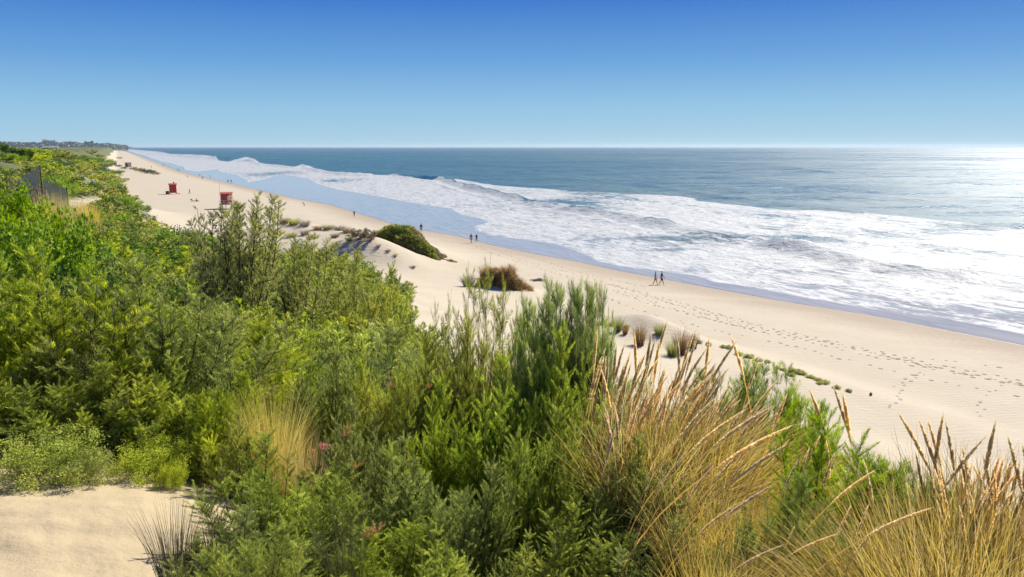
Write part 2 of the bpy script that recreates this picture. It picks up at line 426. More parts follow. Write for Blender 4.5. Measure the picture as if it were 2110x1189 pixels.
water = h.n('ShaderNodeBsdfPrincipled', ins={'Base Color': wc, 'Roughness': h.mixf(filmf, h.math('ADD', h.mixf(far, .36, .40), h.math('MULTIPLY', h.math('SUBTRACT', h.ss(wind, .36, .64), .5), .26)), .14), 'IOR': 1.34, 'Specular IOR Level': h.mixf(filmf, .7, .42), 'Normal': bw.outputs[0]})
fc = h.mix(h.ss(med, .3, .65), (.27, .30, .31), (.50, .51, .49))
bf = h.n('ShaderNodeBump', ins={'Height': h.math('ADD', h.math('MULTIPLY', med, .5), h.math('MULTIPLY', fin, .22)), 'Distance': 1.0, 'Strength': .8})
foamb = h.n('ShaderNodeBsdfPrincipled', ins={'Base Color': fc, 'Roughness': .6, 'Normal': bf.outputs[0]})
mx = h.n('ShaderNodeMixShader', ins={0: foam, 1: water.outputs[0], 2: foamb.outputs[0]})
h.out(mx.outputs[0])
sea_me.materials.append(m)
sea = tag(link('sea', sea_me), 'blue green sea with white surf rolling onto the beach', 'sea', kind='structure')
# ================================================================ plants
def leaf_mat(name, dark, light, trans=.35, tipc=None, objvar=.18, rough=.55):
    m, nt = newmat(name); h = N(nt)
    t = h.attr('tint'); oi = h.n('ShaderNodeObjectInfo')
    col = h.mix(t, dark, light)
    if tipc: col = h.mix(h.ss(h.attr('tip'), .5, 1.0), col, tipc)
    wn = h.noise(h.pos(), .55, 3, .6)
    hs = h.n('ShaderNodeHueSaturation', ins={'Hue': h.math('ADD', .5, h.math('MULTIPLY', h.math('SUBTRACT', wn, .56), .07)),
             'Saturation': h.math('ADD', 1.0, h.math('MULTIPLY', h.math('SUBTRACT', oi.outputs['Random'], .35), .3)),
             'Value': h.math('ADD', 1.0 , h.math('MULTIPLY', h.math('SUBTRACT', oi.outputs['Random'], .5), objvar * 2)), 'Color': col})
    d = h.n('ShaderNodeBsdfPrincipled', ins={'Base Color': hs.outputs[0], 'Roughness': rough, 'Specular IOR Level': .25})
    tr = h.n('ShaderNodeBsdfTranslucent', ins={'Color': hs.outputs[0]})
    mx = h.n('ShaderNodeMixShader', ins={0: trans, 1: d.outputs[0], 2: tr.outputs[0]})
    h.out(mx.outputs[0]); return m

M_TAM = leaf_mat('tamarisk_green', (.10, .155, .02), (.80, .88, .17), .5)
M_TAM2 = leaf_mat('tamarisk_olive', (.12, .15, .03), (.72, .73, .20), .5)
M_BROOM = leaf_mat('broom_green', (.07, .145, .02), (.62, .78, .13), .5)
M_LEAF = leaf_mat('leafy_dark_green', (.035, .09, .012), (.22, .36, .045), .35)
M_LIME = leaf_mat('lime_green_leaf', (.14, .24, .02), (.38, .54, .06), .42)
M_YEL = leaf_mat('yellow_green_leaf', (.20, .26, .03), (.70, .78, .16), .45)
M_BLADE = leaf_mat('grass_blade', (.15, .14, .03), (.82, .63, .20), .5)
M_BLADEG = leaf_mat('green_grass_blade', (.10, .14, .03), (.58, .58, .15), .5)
M_DRY = leaf_mat('dry_grass', (.42, .34, .08), (.92, .78, .27), .4)
M_BROWN = leaf_mat('brown_grass', (.16, .11, .05), (.48, .34, .16), .3)
M_RUSH = leaf_mat('dark_rush', (.06, .065, .035), (.20, .20, .11), .15)
M_SEED = leaf_mat('seed_spike_tan', (.85, .65, .34), (1.0, .90, .60), .65)
M_CREEP = leaf_mat('pale_creeper_leaf', (.26, .28, .09), (.78, .78, .34), .4)
M_GREY = leaf_mat('dead_grey_twigs', (.22, .19, .13), (.44, .39, .30), .3)
M_PINK = leaf_mat('pink_blossom', (.85, .34, .24), (.95, .60, .48), .4)
M_RUST = leaf_mat('rusty_blossom', (.48, .27, .10), (.75, .48, .22), .4)
M_BARK = simple_mat('dark_bark', (.075, .055, .04), .85, .3, 30)
M_FARHAZE = leaf_mat('far_tree_foliage', (.15, .19, .19), (.21, .25, .24), .2)  # pale blue-grey leaves: part of the distance haze is put into this colour

def unit(v): return v / np.maximum(np.linalg.norm(v, axis=-1, keepdims=True), 1e-9)

def bez(p0, p1, p2, t):
    t = t[:, None]; return (1-t)**2 * p0 + 2*(1-t)*t * p1 + t**2 * p2

def kites(P, Dv, Ln, Wd, r, belly=.45):
    """thin leaf quads: base point P, direction Dv, length Ln, width Wd"""
    n = len(P); rn = r.normal(size=(n, 3)); sidev = unit(np.cross(Dv, rn))
    Ln = Ln[:, None]; Wd = Wd[:, None]
    bend = unit(np.cross(sidev, Dv)) * Ln * .06
    mid = P + Dv * Ln * belly + bend
    V = np.stack([P, mid + sidev * Wd * .5, P + Dv * Ln, mid - sidev * Wd * .5], 1).reshape(-1, 3)
    F = np.arange(n * 4).reshape(n, 4)
    return V, F

def shrub(name, seed, H, Rad, leaders, sprays, twigs, sl, tl, tw, up=.55, lean=(0, 0), t0=.3, stemr=.016, ang=.75, flat=1.0, droop=.0, spread=1.0, leafy=False, tuft=0.0):
    """feathery shrub grown from leaders > sprays > twiglets. returns (foliage mesh data, branch mesh data)"""
    r = np.random.default_rng(seed)
    LV = []; LF = []; LT = []; LP = []; nb = 0; br = MB()
    lean = np.array([lean[0], lean[1], 0.0])
    for k in range(leaders):
        a = r.uniform(0, 2*PI) if k else 0.0
        rr = math.sqrt((k + .5) / leaders) * Rad * r.uniform(.8, 1.15) * spread
        hh_ = H * (1 - .45 * (rr / Rad) ** 2 * flat) * r.uniform(.68, 1.05)
        tip = np.array([math.cos(a + k*2.4) * rr, math.sin(a + k*2.4) * rr, hh_]) + lean * hh_
        base = np.array([math.cos(a + k*2.4), math.sin(a + k*2.4), 0]) * min(.12 * Rad, .2) * r.uniform(.2, 1)
        ctrl = base * .5 + tip * np.array([.75, .75, .45]) + r.normal(size=3) * .05 * H
        tt = np.linspace(0, 1, 7); pts = bez(base, ctrl, tip, tt)
        br.tube(pts, list(np.linspace(stemr, stemr * .15, 7)), 4)
        # sprays
        m = sprays
        ts = np.clip(np.sort(r.uniform(t0, 1.0, m)) , 0, 1); sp = bez(base, ctrl, tip, ts)
        tang = unit(bez(base, ctrl, tip, np.minimum(ts + .02, 1.02)) - bez(base, ctrl, tip, ts - .02))
        ph = np.arange(m) * 2.4 + r.uniform(0, 6)
        ref = unit(np.cross(tang, np.array([.2, .1, 1.0]) + 0 * tang)); bi = np.cross(tang, ref)
        rad_ = ref * np.cos(ph)[:, None] + bi * np.sin(ph)[:, None]
        sd_ = unit(tang * (1.0 - ang * .5) + rad_ * ang + np.array([0, 0, up]))
        L_ = sl * (1.15 - .75 * (ts - t0) / (1 - t0 + 1e-6)) * r.uniform(.7, 1.2, m)
        for q in range(m):
            if q % 2 == 0:
                e = sp[q] + sd_[q] * L_[q]
                br.tube([sp[q], (sp[q] + e) / 2 + np.array([0, 0, .03*L_[q]]), e], [stemr * .28, stemr * .18, stemr * .06], 3)
        n = m * twigs
        si = np.repeat(np.arange(m), twigs); u = r.uniform(.02, 1.0, n)
        spine = sp[si] + sd_[si] * (L_[si] * u)[:, None] + np.array([0, 0, -1.0]) * (droop * L_[si] * u**2)[:, None]
        rv = unit(r.normal(size=(n, 3)))
        if leafy:
            dv = unit(rv + sd_[si] * .3); spine = spine + rv * tl * 1.2
            ln = tl * r.uniform(.6, 1.2, n); wd = tw * r.uniform(.6, 1.2, n)
        else:
            perp = unit(rv - sd_[si] * (rv * sd_[si]).sum(1, keepdims=True))
            dv = unit(sd_[si] * (.55 + .5 * u[:, None]) + perp * (.75 - .35 * u[:, None]) + np.array([0, 0, .25]))
            ln = tl * (1.15 - .6 * u) * r.uniform(.55, 1.25, n); wd = tw * r.uniform(.7, 1.3, n)
        v, f = kites(spine, dv, ln, wd, r)
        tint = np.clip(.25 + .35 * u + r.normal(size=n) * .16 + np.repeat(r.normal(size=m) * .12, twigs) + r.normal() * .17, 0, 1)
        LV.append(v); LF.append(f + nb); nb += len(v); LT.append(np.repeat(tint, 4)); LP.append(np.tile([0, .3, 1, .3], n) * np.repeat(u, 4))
    V = np.vstack(LV); F = np.vstack(LF)
    return V, F, {'tint': np.concatenate(LT), 'tip': np.concatenate(LP)}, br

class Proto:
    def __init__(s, name, V, F, at, br, mat, bmat=M_BARK, parts=('foliage', 'branch')):
        s.name = name; s.top = float(np.percentile(V[:, 2], 99.5)); s.half = float(np.percentile(np.abs(V[:, 0]), 97))
        s.fol = me_np(name + '_foliage', V, F, mat, False, at)
        s.br = me_np(name + '_branch', br.V, br.F, bmat, True) if br is not None and br.V else None
        s.parts = parts

def plant(pr, obname, loc, sc_, rz, label, cat, group=None, mat=None, parts=None, sxy=None):
    e = empty(obname, loc, rz); e.scale = (sxy or sc_, sxy or sc_, sc_)
    tag(e, label, cat, group)
    f = link((parts or pr.parts)[0], pr.fol, e)
    if mat:
        f.material_slots[0].link = 'OBJECT'; f.material_slots[0].material = mat
    if pr.br: link((parts or pr.parts)[1], pr.br, e)
    return e

# ---- tamarisk prototypes: near (fine twigs), mid, far
def mk(nm, mat, *a, **k):
    V, F, at, br = shrub(nm, *a, **k); return Proto(nm, V, F, at, br, mat)
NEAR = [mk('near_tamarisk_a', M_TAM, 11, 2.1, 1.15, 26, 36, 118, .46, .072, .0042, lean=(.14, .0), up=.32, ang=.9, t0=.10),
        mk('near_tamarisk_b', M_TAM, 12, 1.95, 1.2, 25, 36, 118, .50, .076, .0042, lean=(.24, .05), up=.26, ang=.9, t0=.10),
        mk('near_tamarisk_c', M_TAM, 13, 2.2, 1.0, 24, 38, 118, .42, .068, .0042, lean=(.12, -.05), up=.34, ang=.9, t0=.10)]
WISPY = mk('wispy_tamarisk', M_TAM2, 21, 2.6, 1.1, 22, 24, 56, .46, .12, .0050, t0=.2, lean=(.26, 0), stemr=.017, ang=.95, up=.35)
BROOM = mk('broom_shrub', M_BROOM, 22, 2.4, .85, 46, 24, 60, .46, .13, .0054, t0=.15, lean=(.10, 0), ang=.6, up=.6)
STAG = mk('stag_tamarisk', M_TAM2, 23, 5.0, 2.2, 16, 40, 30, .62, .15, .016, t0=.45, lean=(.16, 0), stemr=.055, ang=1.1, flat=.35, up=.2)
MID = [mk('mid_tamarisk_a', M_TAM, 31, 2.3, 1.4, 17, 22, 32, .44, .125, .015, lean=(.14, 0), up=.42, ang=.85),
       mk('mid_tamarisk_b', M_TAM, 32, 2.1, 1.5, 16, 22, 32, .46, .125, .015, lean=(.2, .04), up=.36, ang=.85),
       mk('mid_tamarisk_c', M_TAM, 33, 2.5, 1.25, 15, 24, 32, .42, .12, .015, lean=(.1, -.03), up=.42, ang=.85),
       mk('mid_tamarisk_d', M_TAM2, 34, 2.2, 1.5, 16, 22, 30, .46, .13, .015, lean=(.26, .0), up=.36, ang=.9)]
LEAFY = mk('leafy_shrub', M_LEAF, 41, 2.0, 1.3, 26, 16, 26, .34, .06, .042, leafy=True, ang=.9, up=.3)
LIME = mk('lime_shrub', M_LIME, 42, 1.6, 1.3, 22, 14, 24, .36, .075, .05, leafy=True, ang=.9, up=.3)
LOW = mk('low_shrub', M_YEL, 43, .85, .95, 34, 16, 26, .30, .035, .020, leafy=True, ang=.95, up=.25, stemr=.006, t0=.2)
FARB = [mk('far_shrub_a', M_TAM2, 51, 2.6, 2.2, 16, 12, 14, .60, .28, .11, up=.3, ang=.9),
        mk('far_shrub_b', M_TAM, 52, 2.3, 2.4, 16, 12, 14, .62, .28, .11, up=.3, ang=.9),
        mk('far_shrub_c', M_LEAF, 53, 2.8, 2.0, 16, 12, 16, .55, .16, .13, leafy=True, up=.3, ang=.9)]

# ---- grass clumps
def blades(seed, n, H, R0, spread, w, segs=5, lean=(0, 0), curl=.35, hvar=.35):
    r = np.random.default_rng(seed)
    a = r.uniform(0, 2*PI, n); rr = np.sqrt(r.uniform(0, 1, n)) * R0
    base = np.stack([np.cos(a) * rr, np.sin(a) * rr, np.zeros(n)], 1)
    Ls = H * r.uniform(1 - hvar, 1.05, n)
    out = np.stack([np.cos(a), np.sin(a), np.zeros(n)], 1) * (rr / R0 * spread + r.uniform(0, .12, n))[:, None] + np.array([lean[0], lean[1], 0]) + r.normal(size=(n, 3)) * np.array([.06, .06, 0])
    d0 = unit(out * .5 + np.array([0, 0, 1.0])); d1 = unit(out * (1.2 + curl) + np.array([0, 0, 1.0 - curl * r.uniform(.2, 1.6, n)[:, None].mean()]))
    bend = r.uniform(0, 1, n)[:, None] * curl * 1.6
    sv = unit(np.cross(d0, r.normal(size=(n, 3))))
    V = []; T = []
    for k in range(segs + 1):
        t = k / segs
        c = base + (d0 * (1 - t * .5) + d1 * t * .5) * (Ls * t)[:, None] + (out * bend * t * t - np.array([0, 0, .5]) * bend * t**3) * Ls[:, None]
        wk = w * (1 - t ** 1.6) + .0008
        V.append(np.stack([c - sv * wk / 2, c + sv * wk / 2], 1))
    V = np.stack(V, 1)                                  # n, segs+1, 2, 3
    idx = np.arange(n * (segs + 1) * 2).reshape(n, segs + 1, 2)
    F = np.stack([idx[:, :-1, 0], idx[:, :-1, 1], idx[:, 1:, 1], idx[:, 1:, 0]], -1).reshape(-1, 4)
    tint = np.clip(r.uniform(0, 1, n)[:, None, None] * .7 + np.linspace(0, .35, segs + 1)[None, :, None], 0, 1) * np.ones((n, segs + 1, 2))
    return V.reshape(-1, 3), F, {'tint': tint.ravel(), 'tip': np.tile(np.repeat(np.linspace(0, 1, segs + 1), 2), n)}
def gproto(nm, mat, *a, **k):
    V, F, at = blades(*a, **k); return Proto(nm, V, F, at, None, mat, parts=('blades', 'stem'))
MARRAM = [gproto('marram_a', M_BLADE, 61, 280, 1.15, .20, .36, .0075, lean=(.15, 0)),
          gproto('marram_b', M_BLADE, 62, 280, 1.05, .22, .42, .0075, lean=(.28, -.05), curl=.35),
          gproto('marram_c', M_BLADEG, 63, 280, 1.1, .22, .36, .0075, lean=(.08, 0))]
MARRAM_FAR = gproto('marram_far', M_BROWN, 64, 260, 1.3, .45, .5, .030, lean=(.05, 0), segs=4)
DRYG = gproto('dry_grass', M_DRY, 65, 420, 1.0, .22, .55, .008, lean=(.03, 0), curl=.25)
RUSH = gproto('rush', M_RUSH, 66, 170, 1.0, .18, .36, .0075, lean=(.0, 0), curl=.12)
FINE = gproto('fine_grass', M_BLADEG, 67, 300, 1.0, .24, .7, .0045, lean=(.25, 0), curl=.6)

def seed_mesh(seed, stalk, head, bend, rad=.0072):
    """one flower stalk: thin stem, then a tapering bristly spike, bending to +x"""
    r = np.random.default_rng(seed); mb = MB()
    T = stalk + head
    f = lambda q: np.array([bend * (q / T) ** 2 * T, 0, q * (1 - .18 * bend * (q / T))])
    mb.tube([f(q) for q in np.linspace(0, T * .97, 9)], [.0028] * 4 + [.0022] * 5, 4)
    V = list(mb.V); F = list(mb.F); tint = [.25] * len(V)
    n = 520; q = stalk + head * r.beta(1.15, 1.25, n)
    P = np.array([f(t) for t in q]); tg = unit(np.array([f(t + .01) for t in q]) - P)
    w_ = rad * np.sin(np.clip((q - stalk) / head, 0.03, .99) ** .8 * PI) ** .6
    rn = unit(r.normal(size=(n, 3))); perp = unit(rn - tg * (rn * tg).sum(1, keepdims=True))
    v, ff = kites(P + perp * (w_ * .25)[:, None], unit(tg * 1.0 + perp * .42), w_ * 2.6, w_ * .75, r)
    b = len(V); V = np.vstack([np.array(V), v]); F += [tuple(int(b + i) for i in t) for t in ff]
    tint += list(np.repeat(np.clip(r.normal(.6, .22, n), 0, 1), 4))
    return me_np('seed_head', V, F, M_SEED, False, {'tint': tint, 'tip': np.zeros(len(V))})
SEEDS = [seed_mesh(71, .75, .26, .12), seed_mesh(72, .8, .30, .35), seed_mesh(73, .7, .24, .6), seed_mesh(74, .85, .28, .22)]
# ================================================================ placing the plants
cnt = {'bush': 0}
def bush(px, top, D, pr, name, label, cat, wpx=None, group=None, mat=None, parts=None, rz=None, dz=0.0, zmin=.3):
    g = ground_at(px, D); ztop = atD(px, top, D)[2]
    s_z = max(zmin, (ztop - g[2]) / pr.top)
    sxy = (wpx / 2 * D / FPX * 1.02) / pr.half if wpx else s_z
    if pr in (LIME, LEAFY, STAG): sxy = max(sxy, .62 * s_z)
    cnt['bush'] += 1
    return plant(pr, name, (g[0], g[1], g[2] - .04 + dz), s_z, rng.uniform(-.5, .5) if rz is None else rz, label, cat, group, mat, parts, sxy)

T = 'tamarisk_bush'; TP = ('foliage', 'branch')
# -- hand placed near bushes: px, top py, D, proto, width px, label
near = [
 (1140, 588, 8.2, BROOM, 200, 'broom_bush', 'tall upright feathery green bush with fine wispy tips, its top against the sand', 'bush', None),
 (1215, 592, 8.6, BROOM, 75, 'broom_bush', 'narrow dark upright bush spire just behind the tall feathery green bush', 'bush', M_TAM2),
 (1085, 622, 8.5, BROOM, 150, 'broom_bush', 'feathery green bush forming the left shoulder of the tall upright one', 'bush', None),
 (1185, 600, 8.0, BROOM, 150, 'broom_bush', 'feathery green bush forming the right shoulder of the tall upright one', 'bush', None),
 (870, 690, 9.0, NEAR[2], 190, T, 'olive tamarisk bush at the base of the wispy twigs, left part', 'bush', M_TAM2),
 (955, 672, 9.2, NEAR[0], 190, T, 'olive tamarisk bush around the dark stems of the wispy bush', 'bush', M_TAM2),
 (1040, 668, 9.0, NEAR[1], 170, T, 'olive tamarisk bush filling in between the wispy bush and the tall feathery bush', 'bush', M_TAM2),
 (960, 590, 9.7, WISPY, 230, 'wispy_bush', 'broad wispy bush spreading thin twigs around the bare stemmed one', 'bush', None),
 (945, 556, 10.0, WISPY, 190, 'wispy_bush', 'open wispy bush with dark bare stems and a thin twig reaching up over the sand', 'bush', None),
 (880, 628, 9.4, WISPY, 130, 'wispy_bush', 'thin wispy bush with reddish twigs at the edge of the sand slope', 'bush', None),
 (1020, 640, 9.6, WISPY, 130, 'wispy_bush', 'low sparse bush between the bare stemmed wispy bush and the tall feathery one', 'bush', None),
 (985, 735, 7.2, NEAR[2], 270, T, 'bright green plumed tamarisk bush in front of the wispy dark stemmed bush', 'bush', None),
 (1160, 690, 7.3, NEAR[0], 230, T, 'bright green tamarisk bush at the foot of the tall upright feathery bush', 'bush', None),
 (1080, 830, 6.2, NEAR[1], 230, T, 'dark shaded tamarisk bush filling the hollow below the bright plumes', 'bush', None),
 (800, 700, 8.6, NEAR[1], 260, T, 'soft olive tamarisk bush dotted with rusty flower tips near the middle', 'bush', M_TAM2),
 (905, 790, 7.4, NEAR[0], 220, T, 'soft green tamarisk bush with tan dead tips right of the rusty tipped bush', 'bush', None),
 (720, 830, 7.6, NEAR[0], 200, T, 'tamarisk bush carrying the pink flower plumes', 'bush', None),
 (770, 900, 6.4, NEAR[2], 250, T, 'tamarisk bush in part shade below the pink flowers', 'bush', None),
 (520, 905, 6.9, NEAR[0], 270, T, 'rounded feathery tamarisk bush at the edge of the pale sand path', 'bush', None),
 (450, 1010, 6.4, NEAR[2], 170, T, 'small tamarisk bush leaning over the sand path next to the dark rushes', 'bush', None),
 (600, 1000, 6.2, NEAR[1], 230, T, 'dense tamarisk bush beside the sand path, right of the rounded one', 'bush', None),
 (930, 960, 5.6, NEAR[1], 260, T, 'shaded tamarisk bush at the bottom middle with dead brown twigs', 'bush', None),
 (1230, 880, 6.0, NEAR[2], 200, T, 'yellow green tamarisk bush whose sprays reach over the left edge of the tall grass', 'bush', None),
 (1330, 905, 5.6, NEAR[0], 230, T, 'lime green tamarisk bush in front of the leaning grass heads', 'bush', None),
 (1200, 1040, 5.0, NEAR[0], 260, T, 'low tamarisk bush along the bottom under the lime green bush', 'bush', None),
 (1370, 1080, 4.8, NEAR[2], 220, T, 'small bright tamarisk bush at the bottom beside the golden grass stems', 'bush', None),
 (1040, 1100, 4.9, NEAR[2], 230, T, 'deep green tamarisk bush along the bottom middle edge', 'bush', None),
 (1560, 745, 7.6, BROOM, 170, 'broom_bush', 'blue green fine leaved bush behind the tan grass heads', 'bush', None),
 (1660, 815, 7.0, BROOM, 150, 'broom_bush', 'bushy green shrub standing out against the sand behind the grass', 'bush', None),
 (1735, 862, 5.1, NEAR[0], 330, T, 'rounded bright green feathery bush between the two golden grass stands', 'bush', M_BROOM),
 (1650, 900, 6.2, NEAR[1], 170, T, 'deep green feathery bush just left of the rounded bright one', 'bush', M_BROOM),
 (1830, 940, 5.1, BROOM, 190, 'broom_bush', 'dark green fine bush in front of the right hand grass stand', 'bush', None),
 (1960, 985, 5.0, BROOM, 150, 'broom_bush', 'small bright green tuft bush inside the right hand grass stand', 'bush', None),
 (1450, 760, 7.8, BROOM, 110, 'broom_bush', 'green shrub half hidden behind the left grass heads', 'bush', None),
 (1290, 780, 7.4, BROOM, 130, 'broom_bush', 'green shrub at the left end of the tall grass stand', 'bush', None),
 (1530, 1120, 4.4, NEAR[2], 130, T, 'small green sprig bush at the bottom between the leaning golden stems', 'bush', None),
 (1680, 985, 4.5, NEAR[0], 230, T, 'green feathery bush low in the gap between the two grass stands', 'bush', M_BROOM),
 # left mass, front rows
 (35, 735, 11.5, NEAR[0], 230, T, 'pale green tamarisk bush at the left edge above the yellow shrub', 'bush', None),
 (125, 745, 11.0, NEAR[1], 190, T, 'plumed tamarisk bush second from the left edge above the sand path', 'bush', None),
 (235, 752, 10.6, NEAR[2], 190, T, 'plumed tamarisk bush above the gap between the two yellow shrubs', 'bush', None),
 (330, 742, 10.8, NEAR[0], 190, T, 'grey green tamarisk bush over the dark hollow above the sand path', 'bush', None),
 (425, 770, 10.0, NEAR[1], 170, T, 'bright tamarisk bush left of the dry golden grass', 'bush', None),
 (455, 850, 9.2, NEAR[2], 110, T, 'small bright tamarisk bush below the dry golden grass', 'bush', None),
 (370, 880, 9.9, NEAR[0], 120, T, 'little tamarisk bush at the shaded top edge of the sand path', 'bush', None),
 (620, 720, 11.0, NEAR[1], 190, T, 'tamarisk bush just behind the dry golden grass', 'bush', None),
 (700, 690, 11.5, NEAR[2], 170, T, 'bright tamarisk bush with tiny red tips behind the olive one', 'bush', None),
 (520, 700, 12.5, NEAR[0], 190, T, 'tamarisk bush with thick yellowish plumes behind the dry grass', 'bush', None),
 (220, 868, 10.2, NEAR[1], 110, T, 'small plume between the two low yellow shrubs', 'bush', None),
 # yellow green low shrubs by the path
 (55, 888, 9.7, LOW, 200, 'low_shrub', 'wide yellow green low shrub at the left edge of the sand path', 'shrub', None),
 (135, 930, 9.4, LOW, 110, 'low_shrub', 'yellow green shrub right beside the wide one on the path edge', 'shrub', None),
 (275, 905, 9.6, LOW, 150, 'low_shrub', 'yellow green shrub overhanging the top of the sand path in the middle', 'shrub', None),
 (325, 945, 9.1, LOW, 60, 'low_shrub', 'small lime tuft shrub touching the shaded sand', 'shrub', None),
 # mid named
 (490, 404, 26.0, STAG, 180, 'tall_tamarisk', 'tall open tamarisk with bare dark trunks rising in front of the red lifeguard hut', 'tree', None),
 (440, 425, 27.0, STAG, 100, 'tall_tamarisk', 'thinner tamarisk with a bent grey crown left of the red lifeguard hut', 'tree', None),
 (610, 488, 28.0, STAG, 110, 'tall_tamarisk', 'wind swept tamarisk leaning toward the sea before the sandy hummocks', 'tree', None),
 (200, 535, 17.5, LEAFY, 190, 'leafy_shrub', 'dark glossy leaved shrub forming a round dome in the tamarisk thicket', 'shrub', None),
 (150, 560, 17.0, LEAFY, 120, 'leafy_shrub', 'shaded dark leaved shrub at the left flank of the round dome', 'shrub', None),
 (40, 432, 33.0, LIME, 150, 'lime_shrub', 'vivid lime green leafy shrub near the left edge', 'shrub', None),
 (85, 445, 31.0, LIME, 100, 'lime_shrub', 'vivid lime green shrub, the right one of the leafy pair', 'shrub', None),
 (15, 375, 60.0, LIME, 110, 'lime_shrub', 'yellow lime shrub at the left edge below the dark far trees', 'shrub', None),
 (770, 545, 27.0, MID[3], 150, T, 'broad tamarisk with shaded underside at the seaward tip of the thicket', 'bush', None),
 (690, 515, 30.0, MID[3], 170, T, 'olive tamarisk on the seaward crest of the thicket', 'bush', None),
]
for (px, top, D, pr, w, nm, lab, cat, mat) in near:
    bush(px, top, D, pr, nm, lab, cat, w, mat=mat)
taken0 = [(atD(p[0], 600, p[2])[0], atD(p[0], 600, p[2])[1], .5) for p in near]

r5 = np.random.default_rng(77); nf = 0
for k in range(900):
    D = r5.uniform(4.7, 11.0); px = r5.uniform(430, 1300); x, y, _ = atD(px, 600, D)
    if px < 700 and D > 7.0: continue
    if any((a - x)**2 + (b - y)**2 < .36 for a, b, c in taken0): continue
    taken0.append((x, y, .5)); top = np.interp(D, [4.7, 6, 8, 11], [1090, 985, 850, 745]) + r5.uniform(-10, 50)
    if 1060 < px and D > 7: continue
    bush(px, top, D, NEAR[r5.integers(3)], T, 'green tamarisk bush filling in the near thicket in front of the wispy bushes', 'bush', r5.uniform(180, 260) * 7 / D, 'tamarisks of the near thicket', M_TAM2 if r5.random() < .08 else None)
    nf += 1
    if nf > 27: break
print('near fill', nf)
# -- thicket fill (individual bushes, inside the vegetated outline)
GREEN = [(-420,302),(0,304),(100,312),(190,324),(236,347),(244,400),(262,432),(330,474),(420,490),(470,520),(560,515),(600,500),(660,500),(720,535),(800,580),(825,640),
         (830,690),(800,740),(700,860),(640,860),(600,780),(480,770),(470,860),(380,900),(330,880),(0,870),(-420,900)]
taken = [(atD(p[0], 600, p[2])[0], atD(p[0], 600, p[2])[1], p[4] / 2 * p[2] / FPX) for p in near]
def ok_spot(x, y, rad):
    for (a, b, c) in taken:
        if (a - x)**2 + (b - y)**2 < (rad + c * .6)**2: return False
    return True
r2 = np.random.default_rng(5)
nfill = 0
for k in range(9000):
    D = 12.0 * (66 / 12.0) ** r2.uniform(0, 1); a = math.radians(r2.uniform(-42, -3))
    x, y = D * math.sin(a), D * math.cos(a); rad = .45 + .010 * D
    if not ok_spot(x, y, rad): continue
    zg = hz(x, y); Hh = r2.uniform(1.9, 2.7) * (1 + max(0, D - 30) / 120)
    pr = NEAR[r2.integers(3)] if D < 14.5 else MID[r2.integers(4)]
    ppx, ppy = proj(x, y, zg + Hh * .88)
    if not in_poly(np.array([[ppx, ppy]]), GREEN)[0]: continue
    ppx2, ppy2 = proj(x, y, zg)
    taken.append((x, y, rad)); nfill += 1
    m = None
    q = r2.random()
    if D > 22 and q < .10: pr = LEAFY
    elif D > 26 and q < .13: pr = LIME
    lab = {'near': 'green tamarisk bush in the dense near part of the thicket', 'mid': 'green tamarisk bush packed among others in the left hand dune thicket'}['near' if D < 14.5 else 'mid']
    nm = T; cat = 'bush'
    if pr is LEAFY: lab = 'dark leafy shrub packed among tamarisks in the left hand thicket'; nm = 'leafy_shrub'; cat = 'shrub'
    if pr is LIME: lab = 'small lime leaved shrub scattered among tamarisks in the left hand thicket'; nm = 'lime_shrub'; cat = 'shrub'
    s_ = Hh / pr.top
    plant(pr, nm, (x, y, zg - .05), s_, r2.uniform(-.7, .7), lab, cat, 'bushes of the dune thicket', m, None, s_ * r2.uniform(.95, 1.2) * (1 + max(0, D - 25) / 90))
    if nfill > 260: break
print('thicket fill', nfill)
# -- shrubs of the far dune ridge
nfar = 0
for k in range(20000):
    D = 62 * (900 / 62) ** (r2.uniform(0, 1) ** .9); a = math.radians(r2.uniform(-40, -20))
    x, y = D * math.sin(a), D * math.cos(a); rad = .8 + .011 * D
    if not ok_spot(x, y, rad * .85): continue
    zg = hz(x, y); Hh = r2.uniform(1.6, 3.0) * (1 + D / 900)
    if zg < 2.6 and D < 500: continue
    ppx, ppy = proj(x, y, zg + Hh * .7)
    if not in_poly(np.array([[ppx, ppy]]), GREEN)[0]: continue
    if (55 < ppx < 215 and 385 < ppy < 430): continue
    taken.append((x, y, rad)); nfar += 1
    pr = FARB[r2.choice(3, p=[.35, .35, .3])]
    if r2.random() < .12: pr = LIME
    s_ = Hh / pr.top
    plant(pr, 'dune_shrub', (x, y, zg - .1), s_, r2.uniform(0, 6.28), 'low green shrub in the cover of the far dune ridge', 'shrub', 'shrubs on the far dune ridge', None, None, rad * 1.25 / pr.half * 1.0)
    if nfar > 285: break
print('far shrubs', nfar)

# -- grass stands
G = 'grass_clump'; clumps = []
def clump(px, top, D, pr, label, wpx=None, group='clumps of the tall dune grass', name=G, cat='grass clump', rz=None):
    e = bush(px, top, D, pr, name, label, cat, wpx, group, None, None, rng.uniform(-.5, .5) if rz is None else rz)
    clumps.append(e); return e
LG = 'tall dune grass clump in the large stand left of the rounded green bush'
LR = 'tall dune grass clump in the golden stand filling the right corner'
LB = 'low leaning grass clump along the bottom between the two stands'
for px in range(1310, 1650, 25):
    for D in (6.9, 6.1, 5.4, 4.8):
        p_ = px + r2.uniform(-14, 14); 
        front = {6.9: 0, 6.1: 55, 5.4: 150, 4.8: 250}[D]
        if front > 100 and p_ < 1400: continue
        top = np.interp(p_, [1220, 1300, 1420, 1500, 1600, 1660], [800, 780, 785, 805, 875, 930]) + front + r2.uniform(-25, 25)
        clump(p_, top, D + r2.uniform(-.3, .3), MARRAM[r2.integers(3)], LG)
